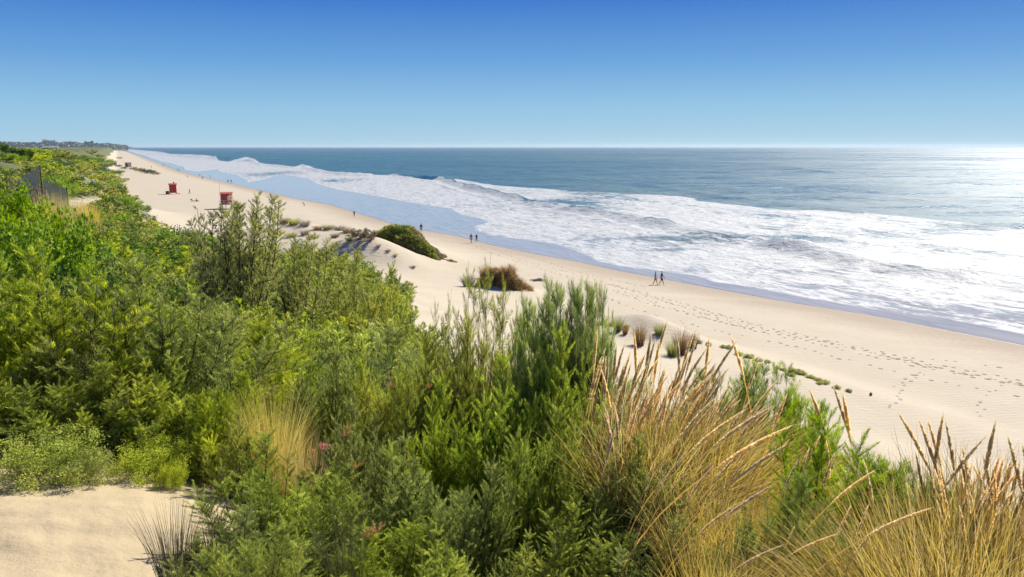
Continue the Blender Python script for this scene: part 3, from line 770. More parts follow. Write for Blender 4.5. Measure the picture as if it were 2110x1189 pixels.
for px in range(1860, 2240, 27):
    for D in (5.0, 4.4, 3.9):
        p_ = px + r2.uniform(-14, 14); front = {5.0: 0, 4.4: 50, 3.9: 120}[D]
        top = np.interp(p_, [1850, 1900, 1960, 2050, 2110, 2250], [1020, 985, 975, 970, 975, 980]) + front + r2.uniform(-20, 25)
        clump(p_, top, D + r2.uniform(-.2, .2), MARRAM[r2.integers(3)], LR, rz=r2.uniform(2.2, 3.6) if p_ < 1990 else None)
for px in range(1470, 1640, 40):
    for D in (4.7, 3.8):
        p_ = px + r2.uniform(-14, 14); top = {4.7: 1035, 3.8: 1130}[D] + r2.uniform(-20, 30)
        clump(p_, top, D, MARRAM[r2.integers(2)], LB)
for px in (1760, 1850, 1930):
    clump(px, 1100 + r2.uniform(-20, 30), 4.2, MARRAM[r2.integers(2)], LB)
for (px, top, D, w, lab) in [(550, 770, 9.7, 150, 'dry golden grass clump among the tamarisks left of the middle'), (512, 795, 9.4, 90, 'straw coloured grass tuft at the left side of the dry golden clump'), (592, 835, 8.6, 90, 'pale yellow dry grass clump just below the golden one'),
                            (618, 868, 8.0, 90, 'pale bleached grass tuft above the rounded tamarisk bush')]:
    clump(px, top, D, DRYG, lab, w, None, 'dry_grass_clump')
clump(312, 1012, 6.3, RUSH, 'dark thin rushes standing alone on the sand path', 120, None, 'rush_clump', 'rushes', 0)
clump(345, 1050, 6.3, RUSH, 'small dark rush tuft right beside the taller rushes', 50, None, 'rush_clump', 'rushes', 0)
clump(395, 1030, 6.5, RUSH, 'dark rush tuft against the edge of the small leaning tamarisk', 60, None, 'rush_clump', 'rushes', 0)
clump(690, 1010, 5.3, RUSH, 'few arching grey green blades in the shade at the bottom', 110, None, 'rush_clump', 'rushes', 0)
clump(1800, 905, 6.3, FINE, 'sparse grey fine grass reaching up against the sand beside the right stand', 170, None, 'fine_grass_clump')
clump(1890, 900, 5.4, FINE, 'thin grey green grass blades at the left end of the right stand', 130, None, 'fine_grass_clump')

# -- flower stalks: tip px, py, D, slope (dx over dy, + leans right), size class
SP = [(1377,656,7,.25),(1432,676,7,.12),(1440,683,6.8,.0),(1463,689,7,.05),(1504,686,6.6,-.35),(1520,700,6.6,.55),(1459,714,6.4,.45),(1609,777,6,.8),(1567,729,6.6,0),
 (1716,792,6,-.35),(1735,803,6,-.25),(1666,797,6.2,-.4),(1394,686,6.8,-.1),(1307,683,7.2,-.05),(1271,706,7.2,.05),(1231,677,7.2,0),(1289,703,7,0),(1343,683,7,.1),
 (1300,726,6.6,.1),(1249,712,7,.1),(1352,694,6.8,.1),(1360,697,6.8,.1),(1382,766,6,.5),(1377,800,5.8,.12),(1480,814,5.4,.75),(1509,783,5.8,.35),(1543,840,5.2,.95),(1549,820,5.6,.5),
 (1600,833,5.2,1.0),(1623,809,5.8,.3),(1642,873,4.9,1.3),(1626,913,4.8,1.2),(1692,894,5,.35),(1702,904,5,-.15),(1669,920,4.9,.05),(1722,929,4.9,.0),
 (1845,842,5,-.55),(1891,859,4.9,-.4),(1909,857,5,-.3),(1945,846,5,.0),(1947,862,4.8,-.25),(1981,913,4.6,-.2),(2053,862,4.8,.1),(2035,895,4.6,.5),(2074,890,4.6,-.3),(2105,906,4.5,-.1),
 (1809,965,4.4,.9),(1780,949,4.6,-.25),(1755,1039,4.1,.3),(1791,1037,4.1,.2),(1813,1081,4,.7),(1927,1044,3.9,1.2),(1731,1098,4,1.6),(1646,944,4.6,.4),(1639,1081,4.2,.3),
 (1418,926,5,.6),(1381,942,5.2,.4),(1351,952,5.2,.25),(1474,955,4.8,.6),(1438,980,4.9,.35),(1513,1042,4.4,1.0),(1618,1121,3.9,1.6),(1598,996,4.3,1.5),(1233,800,6.6,.15),(1376,810,6,.05),(1546,914,4.9,.8),(1304,849,6.2,.1)]
for k in range(84):
    px = r2.uniform(1235, 1640); lo = np.interp(px, [1235, 1400, 1500, 1640], [720, 710, 745, 850]); py = lo + abs(r2.normal(0, 60))
    SP.append((px, py, float(np.interp(py - lo, [0, 150], [6.9, 5.3])), float(np.interp(px, [1235, 1380, 1500, 1640], [.05, .25, .6, .7])) + r2.normal(0, .12)))
for k in range(44):
    px = r2.uniform(1880, 2180); py = 925 + abs(r2.normal(0, 55)); SP.append((px, py, 5 - (py - 925) / 150, float(np.interp(px, [1880, 1980, 2060, 2110], [-.35, -.1, .2, .1])) + r2.normal(0, .18)))
def seed_tip(k):
    st, hd, b = [(.75, .26, .12), (.8, .30, .35), (.7, .24, .6), (.85, .28, .22)][k]; T_ = st + hd
    return Vector((b * T_, 0, T_ * (1 - .18 * b)))
cm = [(e, Matrix.LocRotScale(e.location, e.rotation_euler, e.scale)) for e in clumps[:len(clumps) - 9]]
nper = {}
for (px, py, D, sl) in SP:
    k = 2 if abs(sl) > .8 else (1 if abs(sl) > .4 else (3 if r2.random() < .5 else 0))
    b = [.12, .35, .6, .22][k]; tip = Vector(atD(px, py, D)); tl = seed_tip(k)
    ang = math.atan(abs(sl)) - math.atan(1.75 * b); ang = max(-.15, ang)
    Rm = Matrix.Rotation((0 if sl >= 0 else PI) + r2.uniform(-.3, .3), 3, 'Z') @ Matrix.Rotation(ang, 3, 'Y')
    off = Rm @ tl; s_ = 1.0
    for it in range(6):
        bpos = tip - off * s_; g = hz(bpos.x, bpos.y) - .03
        s_ = min(1.75, max(.55, (tip.z - g) / max(off.z, .2)))
    if s_ >= 1.75 or s_ <= .55:
        pass
    bpos = tip - off * s_
    e, M0 = min(cm, key=lambda q: (q[0].location.x - bpos.x)**2 + (q[0].location.y - bpos.y)**2 + (1e9 if nper.get(q[0].name, 0) >= 12 else 0))
    nper[e.name] = nper.get(e.name, 0) + 1
    W = Matrix.LocRotScale(bpos, Rm.to_euler(), Vector((s_, s_, s_)))
    o = link('seed_head', SEEDS[k], e); o.matrix_parent_inverse = M0.inverted(); o.matrix_basis = W
# pink and rusty blossoms on the tamarisks
def blossom_mesh(seed, mat, nm):
    r = np.random.default_rng(seed); n = 420
    ax = unit(np.stack([r.normal(size=9) * .5, r.normal(size=9) * .5, np.ones(9)], 1)); k = r.integers(0, 9, n); u = r.uniform(.1, 1, n)
    P = ax[k] * (u * .13)[:, None]; dv = unit(r.normal(size=(n, 3)) + ax[k] * 1.2)
    v, f = kites(P, dv, np.full(n, .018), np.full(n, .008), r)
    return me_np(nm, v, f, mat, False, {'tint': np.repeat(r.uniform(0, 1, n), 4), 'tip': np.zeros(n * 4)})
BL = [blossom_mesh(81, M_PINK, 'pink_blossom'), blossom_mesh(82, M_RUST, 'rusty_blossom')]
tam_near = [o for o in C.objects if o.type == 'EMPTY' and o.name.startswith('tamarisk_bush')]
def blossom(px, py, kind, s_=1.0):
    best = None
    for o in tam_near:
        qx, qy = proj(o.location.x, o.location.y, o.location.z + 1.7 * o.scale[2])
        d = (qx - px)**2 + (qy - py)**2
        if best is None or d < best[0]: best = (d, o)
    o = best[1]; D = math.hypot(o.location.x, o.location.y) - .45
    w_ = Matrix.LocRotScale(Vector(atD(px, py, D)), None, Vector((s_, s_, s_)) * .75)
    b = link('blossom', BL[kind], o); b.matrix_parent_inverse = Matrix.LocRotScale(o.location, o.rotation_euler, o.scale).inverted(); b.matrix_basis = w_
for (px, py, k, s_) in [(662,930,0,.8),(644,934,0,.5),(675,928,0,.6),(802,800,1,.7),(805,785,1,.6),(735,842,1,.6),(712,900,1,.8),(718,885,1,.6),(885,800,1,.6),(868,838,1,.8),(850,835,1,.7),(735,965,1,.6),
                        (690,712,1,1),(712,716,1,1),(665,618,1,.8),(775,1100,1,.9),(760,1110,1,.8)]:
    blossom(px, py, k, s_)
# ================================================================ mounds, tufts and beach plants
def mound(name, prof, D, depth, n, leaf, wid, mat, core_col, label, cat, down=0.0, topmat=None, seed=1, part='foliage'):
    """prof: (px, top py, base py) along the picture; a shaggy hump of plants over a sand core"""
    r = np.random.default_rng(seed)
    pr = np.array(prof, float); c0 = ground_at(pr[:, 0].mean(), D)
    t = r.uniform(0, 1, n); px = np.interp(t, np.linspace(0, 1, len(pr)), pr[:, 0])
    top = np.interp(px, pr[:, 0], pr[:, 1]); bas = np.interp(px, pr[:, 0], pr[:, 2])
    def P_(px, top, bas, ph, k=1.0):
        q_ = (px - pr[0, 0]) / (pr[-1, 0] - pr[0, 0]); dpt = depth * max(.12, math.sin(PI * min(max(q_, .02), .98)) ** .5)
        a = atD(px, 500, D); e = a[:2] / np.linalg.norm(a[:2])
        dd = D - math.cos(ph) * dpt / 2
        xy = e * dd; zt = atD(px, top, D)[2]; zb = min(atD(px, bas, D - dpt / 2)[2], hz(xy[0], xy[1])) - .1
        return np.array([xy[0], xy[1], zb + (zt - zb) * max(math.sin(ph), 0.0) ** .7 * k])
    # core grid
    nt_, nph = 24, 14; CV = []
    for i in range(nt_):
        q = i / (nt_ - 1); x_ = np.interp(q, np.linspace(0, 1, len(pr)), pr[:, 0]); tp = np.interp(x_, pr[:, 0], pr[:, 1]); bs = np.interp(x_, pr[:, 0], pr[:, 2])
        for j in range(nph): CV.append(P_(x_, tp, bs, PI * j / (nph - 1), .93) - c0)
    CV = np.array(CV); CG = CV.reshape(nt_, nph, 3)
    e = empty(name, c0); tag(e, label, cat)
    link('sand_core', me_np('sand_core', CV, grid_faces(nt_, nph), core_col, True), e)
    fi = t * (nt_ - 1); ph = np.clip(r.uniform(-.02, 1.0, n), 0, 1) * (nph - 1); i0 = np.clip(fi.astype(int), 0, nt_ - 2); j0 = np.clip(ph.astype(int), 0, nph - 2); a = (fi - i0)[:, None]; b_ = (ph - j0)[:, None]
    Q = (CG[i0, j0]*(1-a)+CG[i0+1, j0]*a)*(1-b_) + (CG[i0, j0+1]*(1-a)+CG[i0+1, j0+1]*a)*b_
    nr = unit(np.cross(CG[i0+1, j0] - CG[i0, j0], CG[i0, j0+1] - CG[i0, j0])); nr[nr[:, 2] < 0] *= -1
    lump = fbm(Q[:, 0] * 1.1 + 3, Q[:, 1] * 1.1 + Q[:, 2], 3)
    Q = Q + nr * (lump * .75 + .12)[:, None]
    dv = unit(nr * (1 - down) + r.normal(size=(n, 3)) * .55 + np.array([0, 0, .3 - 1.6 * down]))
    v, f = kites(Q, dv, leaf * r.uniform(.5, 1.3, n), wid * r.uniform(.6, 1.3, n), r)
    tint = np.clip(.45 + lump * .9 + r.normal(size=n) * .2, 0, 1)
    me = me_np(name + '_leaves', v, f, mat, False, {'tint': np.repeat(tint, 4), 'tip': np.tile([0, .5, 1, .5], n)})
    o = link(part, me, e)
    if topmat is not None:
        me.materials.append(topmat)
        pi = ((px > pr[:, 0].mean() - 8) & (ph > (nph - 1) * .36) & (r.random(n) < .9)).astype(np.int32)
        me.polygons.foreach_set('material_index', pi)
    return e
M_EARTH = simple_mat('rooty_earth', (.16, .12, .07), .95, .3, 4)
M_MOUND = leaf_mat('mound_leaf', (.10, .14, .02), (.48, .52, .10), .4)
M_MOUNDB = leaf_mat('mound_brown', (.20, .16, .09), (.50, .42, .27), .3)
mound('mound_shrub', [(756,500,502),(776,484,502),(800,468,508),(830,463,518),(860,482,534),(890,512,545),(912,537,548),(926,545,550),(936,550,551)], 108, 5.0, 26000, .30, .13, M_MOUND, M_EARTH,
      'big humped green shrub mound with a grey brown back on the sand slope', 'shrub mound', topmat=M_MOUNDB, seed=3)
mound('grass_mound', [(984,597,600),(994,572,601),(1008,556,602),(1025,556,603),(1034,572,602),(1043,598,601)], 86, 3.2, 9000, .55, .06, M_BROWN, M_EARTH,
      'brown eroded grass mound, the left one of the pair on the sand', 'grass mound', down=.65, seed=4, part='hanging_grass')
mound('grass_mound', [(1026,590,600),(1034,562,602),(1044,554,603),(1058,568,604),(1072,588,605),(1090,602,606)], 85, 3.0, 9000, .6, .06, M_BROWN, M_EARTH,
      'brown eroded grass mound trailing off to the right, the right one of the pair', 'grass mound', down=.65, seed=5, part='hanging_grass')
def farclump(px, top, base, wpx, mat, label, name='grass_tuft', group=None, pr=None, cat='grass tuft', D=None):
    if D: g = ground_at(px, D)
    else: g = ground_hit(px, base)
    D_ = math.hypot(g[0], g[1]); zt = atD(px, top, D_)[2]; pr = pr or MARRAM_FAR
    hh_ = max(.25, zt - g[2]); sxy = wpx / 2 * D_ / FPX / pr.half
    return plant(pr, name, (g[0], g[1], g[2] - .05), hh_ / pr.top, rng.uniform(0, 6), label, cat, group, mat, None, sxy)
for (px, top, base, w, mat, lab) in [(1000,538,575,34,M_BROWN,'brown grass crown on top of the left eroded mound'),(1044,540,570,50,M_BROWN,'brown grass crown on top of the right eroded mound'),(965,560,590,40,M_GREY,'pale grey twiggy tuft beside the left eroded mound'),
   (1273,643,682,30,M_BLADEG,'dark green grass tuft casting a shadow on the small sand hummock'),(1288,665,690,18,M_BROWN,'tiny brown tuft between the dark green tuft and the tall brown one'),(1318,657,712,34,M_BROWN,'tall brown grass tuft on the bare hummock above the grass heads'),
   (1358,660,690,30,M_BLADEG,'low greenish tuft behind the tall brown tuft on the hummock'),(1385,690,735,34,M_BLADEG,'dark olive tuft in the hollow right of the tall brown tuft'),(1402,666,730,40,M_BROWN,'rounded brown and green grass tuft, largest of those behind the grass heads'),(1428,676,718,26,M_BROWN,'brown tuft at the seaward end of the row behind the grass heads')]:
    farclump(px, top, base, w, mat, lab)
for k, (px, top, base, w) in enumerate([(585,444,462,30),(606,446,464,34),(628,450,467,30),(655,462,474,26),(676,460,472,30),(698,462,475,34),(716,466,480,30),(600,476,488,30),(628,470,484,26),(690,478,490,24),(720,484,497,26),(745,472,490,20),(575,470,484,24),(650,480,492,20),(780,500,512,14),(800,512,520,14),(815,520,530,12),(850,545,552,18)]):
    farclump(px, top, base, w, [M_BROWN, M_BLADEG, M_GREY][k % 3], 'small faded grass tuft on the sandy hummocks behind the thicket', group='tufts on the sandy hummocks')
farclump(742, 470, 494, 50, M_MOUNDB, 'brown twiggy bush touching the left end of the green shrub mound', 'dry_bush', pr=FARB[0], cat='bush')
farclump(765, 474, 496, 30, M_MOUNDB, 'small brown bush wedged against the green shrub mound', 'dry_bush', pr=FARB[1], cat='bush')
V, F, at, br_ = shrub('bp', 44, .45, .8, 22, 8, 18, .24, .07, .055, leafy=True, ang=1.0, up=.1, stemr=.005, t0=.2, lean=(0, 0))
BPL = Proto('beach_plant', V, F, at, br_, M_CREEP)
for (px, base, w) in [(1240,668,26),(1256,672,24),(1292,676,24),(1440,708,20),(1458,712,18),(1488,716,18),(1502,719,24),(1524,733,24),(1542,738,26),(1560,744,24),(1580,748,18),(1600,760,18),(1614,764,16),(1636,769,30),(1652,772,30),(1668,779,22),(1686,785,24),(1702,791,24),(1722,800,20),(1748,808,14),(1630,775,20),(1690,792,18)]:
    farclump(px, base - w * .36, base, w * .85, None, 'low yellow green creeping plant in the line along the foot of the dune', 'beach_plant', 'creeping plants along the dune foot', BPL, 'plant')
farclump(1107, 573, 578, 30, M_BROWN, 'flat brown seaweed patch on the dry sand right of the eroded mounds', 'seaweed_patch', None, BPL, 'seaweed')
farclump(1794, 814, 816, 5, M_RUSH, 'small dark scrap of seaweed on the bare sand beyond the grass', 'seaweed_patch', None, BPL, 'seaweed')
for k, (px, top, base, w) in enumerate([(248,384,404,24),(256,398,418,22),(266,408,428,26),(283,418,433,22),(302,422,436,16),(275,428,437,14),(240,372,394,26)]):
    farclump(px, top, base, w, None, 'dark shrub on the sand at the foot of the far ridge', 'dune_shrub', 'shrubs at the foot of the far ridge', FARB[2], 'shrub')
for k, (px, base, w) in enumerate([(214,336,16),(222,336,18),(232,340,14),(245,344,12),(256,348,12),(275,350,16),(288,353,18),(300,356,22),(312,358,22),(322,360,14),(246,327,10),(205,325,20),(190,318,24)]):
    farclump(px, base - w * .4, base, w, M_MOUNDB if k % 2 else None, 'low brown green scrub patch on the upper beach by the grey huts', 'beach_scrub', 'scrub patches by the grey huts', FARB[k % 3], 'shrub')
for k in range(16):
    px = r2.uniform(100, 205); base = 392 + (px - 100) * .28 + r2.uniform(-8, 8); D_ = r2.uniform(66, 92)
    farclump(px, base - 16, base, 34, M_DRY, 'tan dry grass tuft on the slope below the weathered windbreak', 'dry_tuft', 'dry tufts below the windbreak', D=D_)
for (px, top, D_, w, lab) in [(70,362,92,50,'grey dead bush to the left of the weathered windbreak'),(95,378,84,40,'grey dead bush below the weathered windbreak')]:
    farclump(px, top, 0, w, M_GREY, lab, 'dead_bush', None, FARB[0], 'dead bush', D=D_)

# ================================================================ weathered windbreak
M_WOOD = simple_mat('weathered_grey_wood', (.58, .50, .40), .9, .25, 6)
g = ground_at(108, 86); wb = empty('windbreak', g, math.radians(31)); wb.scale = (1, 1, (atD(108, 332, 86)[2] - g[2]) / 4.6); tag(wb, 'weathered grey reed windbreak with two tall panels standing on the green ridge', 'windbreak')
for (x0, x1, zt, yy) in [(-1.9, -.15, 4.3, .12), (.15, 1.9, 3.7, -.08)]:
    mb = MB(); xx = x0
    while xx < x1:
        w_ = random.uniform(.05, .09); mb.box(xx, xx + w_, yy + random.uniform(-.02, .02), yy + .06 + random.uniform(0, .03), 0, zt - abs(xx + .1) * .45 + random.uniform(-.12, .12)); xx += w_ + .012
    mb.build('reed_panel', M_WOOD, wb)
for x_, h_ in [(-1.98, 3.3), (0.0, 4.35), (1.98, 3.0)]:
    mb = MB(); mb.tube([(x_, 0, -.3), (x_, 0, h_)], [.07, .055], 8); mb.build('post', M_BARK, wb)

# ================================================================ huts
M_RED = simple_mat('red_painted_wood', (.50, .025, .02), .6, .12, 2)
M_REDD = simple_mat('faded_red_wood', (.40, .07, .05), .7, .2, 3)
M_WHITE = simple_mat('white_paint', (.72, .70, .66), .6, .1, 3)
M_DECK = simple_mat('sun_bleached_planks', (.42, .31, .20), .85, .2, 5)
M_DARK = simple_mat('dark_opening', (.03, .03, .035), .6, .1)
def hut(px, base, label, W_, H_, Dp, body, roofm, rot, deck=False, legs=.5, ramp=True, cat='lifeguard hut', name='lifeguard_hut', window=True):
    g = ground_hit(px, base); e = empty(name, g, rot); tag(e, label, cat); z0 = legs
    for sx in (-1, 1):
        for sy in (-1, 1):
            mb = MB(); mb.box(sx*(W_/2-.12)-.08, sx*(W_/2-.12)+.08, sy*(Dp/2-.12)-.08, sy*(Dp/2-.12)+.08, -.3, z0); mb.build('leg', M_DECK, e)
    mb = MB(); mb.box(-W_/2, W_/2, -Dp/2, Dp/2, z0, z0 + H_)
    k = -W_/2 + .2
    while k < W_/2: mb.box(k, k + .03, -Dp/2 - .02, -Dp/2 - .001, z0 + .05, z0 + H_ - .05); k += .25
    wl = mb.build('wall', body, e)
    mb = MB(); mb.add([(-W_/2-.25,-Dp/2-.3,z0+H_+.002),(W_/2+.25,-Dp/2-.3,z0+H_+.002),(W_/2+.25,Dp/2+.25,z0+H_+.30),(-W_/2-.25,Dp/2+.25,z0+H_+.30),(-W_/2-.25,-Dp/2-.3,z0+H_+.12),(W_/2+.25,-Dp/2-.3,z0+H_+.12),(W_/2+.25,Dp/2+.25,z0+H_+.42),(-W_/2-.25,Dp/2+.25,z0+H_+.42)],
                       [(0,3,2,1),(4,5,6,7),(0,1,5,4),(1,2,6,5),(2,3,7,6),(3,0,4,7)]); mb.build('roof', roofm, e)
    if window:
        mb = MB(); mb.box(W_*.12, W_*.40, -Dp/2 - .05, -Dp/2 - .022, z0 + H_*.42, z0 + H_*.78); f_ = mb.build('window', M_WHITE, e)
    mb = MB(); mb.box(-W_*.38, -W_*.08, -Dp/2 - .05, -Dp/2 - .022, z0 + .06, z0 + H_*.82); mb.build('door', M_REDD if body is M_RED else M_DARK, e)
    if deck:
        mb = MB(); mb.box(-W_/2-.3, W_/2+1.6, -Dp/2-1.5, -Dp/2-.06, z0-.16, z0-.003)
        for k in range(4): mb.box(-W_/2-.2 + k*(W_+1.6)/3, -W_/2-.05 + k*(W_+1.6)/3, -Dp/2-1.4, -Dp/2-1.25, -.3, z0-.17)
        mb.build('deck', M_DECK, e)
        mb = MB()
        for zz in (.5, 1.0): mb.box(-W_/2-.3, W_/2+1.6, -Dp/2-1.5, -Dp/2-1.44, z0+zz-.05, z0+zz)
        for k in range(5): mb.box(-W_/2-.3 + k*(W_+1.82)/4, -W_/2-.22 + k*(W_+1.82)/4, -Dp/2-1.5, -Dp/2-1.42, z0, z0+1.0)
        mb.build('railing', M_WHITE, e)
    if ramp:
        mb = MB(); mb.add([(W_/2+.02,-.5,z0),(W_/2+1.3,-.5,0),(W_/2+1.3,.5,0),(W_/2+.02,.5,z0),(W_/2+.02,-.5,z0-.12),(W_/2+1.1,-.5,-.1),(W_/2+1.1,.5,-.1),(W_/2+.02,.5,z0-.12)],[(0,1,2,3),(4,7,6,5),(0,4,5,1),(1,5,6,2),(2,6,7,3),(3,7,4,0)]); mb.build('ramp', M_RED if body is M_RED else M_DECK, e)
    return e
h1 = hut(357, 400, 'tall narrow red lifeguard hut standing alone on the open beach', 2.2, 2.7, 2.0, M_RED, M_REDD, math.radians(20), legs=.45, window=False)
mb = MB(); mb.box(-2.3, -1.25, -.7, .6, -.05, .95); mb.box(-2.2, -1.35, -.6, .5, .952, 1.05); mb.build('storage_box', M_REDD, h1)
h2 = hut(468, 430, 'red lifeguard hut on a raised deck, partly hidden by the tall open tamarisk', 2.6, 2.5, 2.2, M_RED, M_REDD, math.radians(14), deck=True, legs=1.3, ramp=False)
mb = MB(); mb.tube([(-1.45, -.9, 0), (-1.45, -.9, 7.0)], [.06, .04], 8); mb.build('flag_pole', M_WHITE, h2)
hut(265, 348, 'grey wooden hut raised on stilts on the upper beach', 4.2, 3.2, 3.5, M_WOOD, M_WOOD, math.radians(22), legs=1.3, ramp=False, cat='beach hut', name='beach_hut', window=False)
hut(238, 341, 'small pale grey hut beside the larger stilted one', 2.6, 2.6, 2.4, M_WOOD, M_WHITE, math.radians(18), legs=.4, ramp=False, cat='beach hut', name='beach_hut', window=False)

# ================================================================ people
SKIN = simple_mat('tanned_skin', (.42, .24, .16), .6, .05)
HAIR = simple_mat('dark_hair', (.03, .022, .018), .7, .1)
def cloth(name, c): return simple_mat(name, c, .85, .12, 12)
def skinned(name, pts, edges, rad, mat, parent, lvl=1):
    me = bpy.data.meshes.new(name); me.from_pydata(pts, edges, []); me.update()
    o = bpy.data.objects.new('tmp', me); C.objects.link(o)
    o.modifiers.new('s', 'SKIN'); sub = o.modifiers.new('u', 'SUBSURF'); sub.levels = lvl; sub.render_levels = lvl
    bpy.context.view_layer.update()
    for i, r in enumerate(rad): me.skin_vertices[0].data[i].radius = (r if hasattr(r, '__len__') else (r, r))
    me.skin_vertices[0].data[0].use_root = True
    dg = bpy.context.evaluated_depsgraph_get(); dg.update()
    new = bpy.data.meshes.new_from_object(o.evaluated_get(dg)); new.name = name
    bpy.data.objects.remove(o)
    new.materials.clear(); new.materials.append(mat)
    for p in new.polygons: p.use_smooth = True
    return link(name, new, parent)
def person(px, foot, top, rot, label, shirt, shorts, step=.24, arm=.2, bend=0.0, sit=False, sleeves=.55, long_=False, group=None, fine=True):
    g = ground_hit(px, foot)
    D_ = math.hypot(g[0], g[1]); Hh = atD(px, top, D_)[2] - g[2]
    e = empty('person', (g[0], g[1], g[2] + (0 if not sit else 0)), rot); tag(e, label, 'person', group)
    s_ = min(1.12, max(.85, Hh / (1.75 if not sit else 1.0))); e.scale = (s_,) * 3
    cb, sb = math.cos(bend), math.sin(bend)
    pz = .92 if not sit else .14
    up = lambda x, y, z: (x, y * cb + (z - .92) * sb, pz + (z - .92) * cb - y * sb)
    P = [up(0,0,.95), up(0,0,1.13), up(0,.01,1.33), up(0,0,1.49), up(0,.02,1.60), up(0,.01,1.71)]
    Rr = [(.15,.11), (.135,.10), (.17,.115), .052, .088, .07]; E = [(0,1),(1,2),(2,3),(3,4),(4,5)]
    for k, sx in enumerate((-1, 1)):
        sw = arm * (1 if k else -1); b = len(P)
        P += [up(sx*.18,0,1.42), up(sx*.225, sw*.45,1.16), up(sx*.235, sw + .06,.95), up(sx*.235, sw + .08,.85)]
        Rr += [.06,.046,.033,.032]; E += [(2,b),(b,b+1),(b+1,b+2),(b+2,b+3)]
        st = step * (-1 if k else 1); b = len(P)
        if not sit: P += [(sx*.09,0,.88), (sx*.10, st*.55 + (.06 if st < 0 else .03),.49), (sx*.10, st - (.05 if st < 0 else 0), .09 + (.05 if st < 0 else 0)), (sx*.11, st + .14, .035)]
        else: P += [(sx*.10,.05,.14), (sx*.14,.40,.45), (sx*.13,.62,.09), (sx*.13,.76,.05)]
        Rr += [.095,.062,.043,.035]; E += [(0,b),(b,b+1),(b+1,b+2),(b+2,b+3)]
    body = skinned('body', P, E, Rr, SKIN, e)
    if fine:   # fingers, thumb, nose and ears joined into the body surface
        mb = MB()
        for k, sx in enumerate((-1, 1)):
            hx = Vector(P[6 + 8*k + 3]); wv = (hx - Vector(P[6 + 8*k + 2])).normalized()
            for q, (off, ln) in enumerate([(-.024,.070),(-.008,.080),(.008,.075),(.024,.058)]):
                a = hx + Vector((0, off, 0)); mb.tube([a, a + wv*ln*.5 + Vector((-sx*.006,0,0)), a + wv*ln + Vector((-sx*.02,0,0))], [.009,.008,.006], 6)
            a = hx + Vector((-sx*.01,.03,.03)); mb.tube([a, a + Vector((-sx*.01,.03,-.02)), a + Vector((-sx*.015,.035,-.05))], [.011,.009,.007], 6)
        hd = Vector(P[4]); mb.tube([hd + Vector((0,.07,.02)), hd + Vector((0,.105,-.01))], [.012,.016], 6)
        for sx in (-1, 1): mb.tube([hd + Vector((sx*.075,0,0)), hd + Vector((sx*.095,-.01,.01))], [.022,.018], 6)
        import bmesh
        bm = bmesh.new(); bm.from_mesh(body.data); b0 = [bm.verts.new(v) for v in mb.V]
        for f in mb.F:
            try: bm.faces.new([b0[i] for i in f])
            except ValueError: pass
        bm.to_mesh(body.data); bm.free()
    a0, a1 = 6, 14
    def lerp(i, j, t): return tuple(P[i][k]*(1-t)+P[j][k]*t for k in range(3))
    sp = [P[0], P[1], P[2], lerp(2,3,.55), P[a0], lerp(a0,a0+1,sleeves*1.5 if sleeves < .66 else 1), P[a1], lerp(a1,a1+1,sleeves*1.5 if sleeves < .66 else 1)]
    sE = [(0,1),(1,2),(2,3),(2,4),(4,5),(2,6),(6,7)]; sR = [(.168,.128),(.155,.12),(.19,.135),.066,.075,.066,.075,.066]
    if long_: sp += [P[a0+2], P[a1+2]]; sE += [(5,8),(7,9)]; sR += [.05,.05]
    skinned('shirt', sp, sE, sR, shirt, e)
    b1, b2 = a0 + 4, a1 + 4
    skinned('shorts', [P[0], lerp(0,1,.25), P[b1], lerp(b1,b1+1,.85), P[b2], lerp(b2,b2+1,.85)], [(0,1),(0,2),(2,3),(0,4),(4,5)], [(.165,.125),(.15,.12),.112,.088,.112,.088], shorts, e)
    c = Vector(P[4]); hp = [tuple(c + Vector(v)) for v in ((0,-.03,.0),(0,-.02,.07),(0,.03,.115))]
    skinned('hair', hp, [(0,1),(1,2)], [.088,.098,.06], HAIR, e)
    return e
S_TEAL = cloth('teal_shirt', (.04, .26, .24)); S_NAVY = cloth('navy_shirt', (.02, .045, .11)); S_GREY = cloth('grey_blue_shirt', (.12, .17, .19)); S_DK = cloth('dark_teal_jacket', (.012, .035, .05))
S_BLK = cloth('black_shorts', (.015, .015, .02)); S_TAN = cloth('tan_shorts', (.36, .22, .17)); S_RED = cloth('dark_red_sarong', (.17, .03, .03)); S_GS = cloth('grey_shorts', (.2, .2, .2)); S_BLUE = cloth('blue_shirt', (.05, .10, .22))
sh_dir = math.radians(-110)
person(1350, 587, 559, sh_dir, 'person in a teal shirt walking on the left of the couple nearest the camera', S_TEAL, S_TAN)
person(1363, 587, 558, sh_dir, 'person in a navy shirt walking on the right of the couple nearest the camera', S_NAVY, S_BLK, step=-.26, arm=-.2)
person(971, 501.5, 481, math.radians(150), 'person in a grey blue shirt walking at the water edge beyond the eroded mounds', S_GREY, S_GS)
person(982, 499, 482, math.radians(150), 'person in a dark top and dark red shorts beside the one in grey', S_DK, S_RED, step=-.15)
person(868, 479, 460, math.radians(150), 'person in a dark jacket walking alone behind the green shrub mound', S_DK, S_BLK, step=.12, long_=True)
person(730, 447, 434, math.radians(160), 'person in black standing by the wet sand above the sandy hummocks', S_NAVY, S_BLK, step=.08)
person(627, 426, 418, math.radians(90), 'person in dark clothes bending over on the damp sand', S_DK, S_BLK, bend=.9, step=.12, fine=False)
person(470, 378, 369.5, math.radians(170), 'left person of a dark pair at the water beyond the red hut', S_BLUE, S_BLK, fine=False)
person(476.5, 378, 369.5, math.radians(170), 'right person of a dark pair at the water beyond the red hut', S_NAVY, S_BLK, fine=False)
person(391, 401, 389, math.radians(70), 'person walking between the two red lifeguard huts', S_GREY, S_TAN, fine=False)
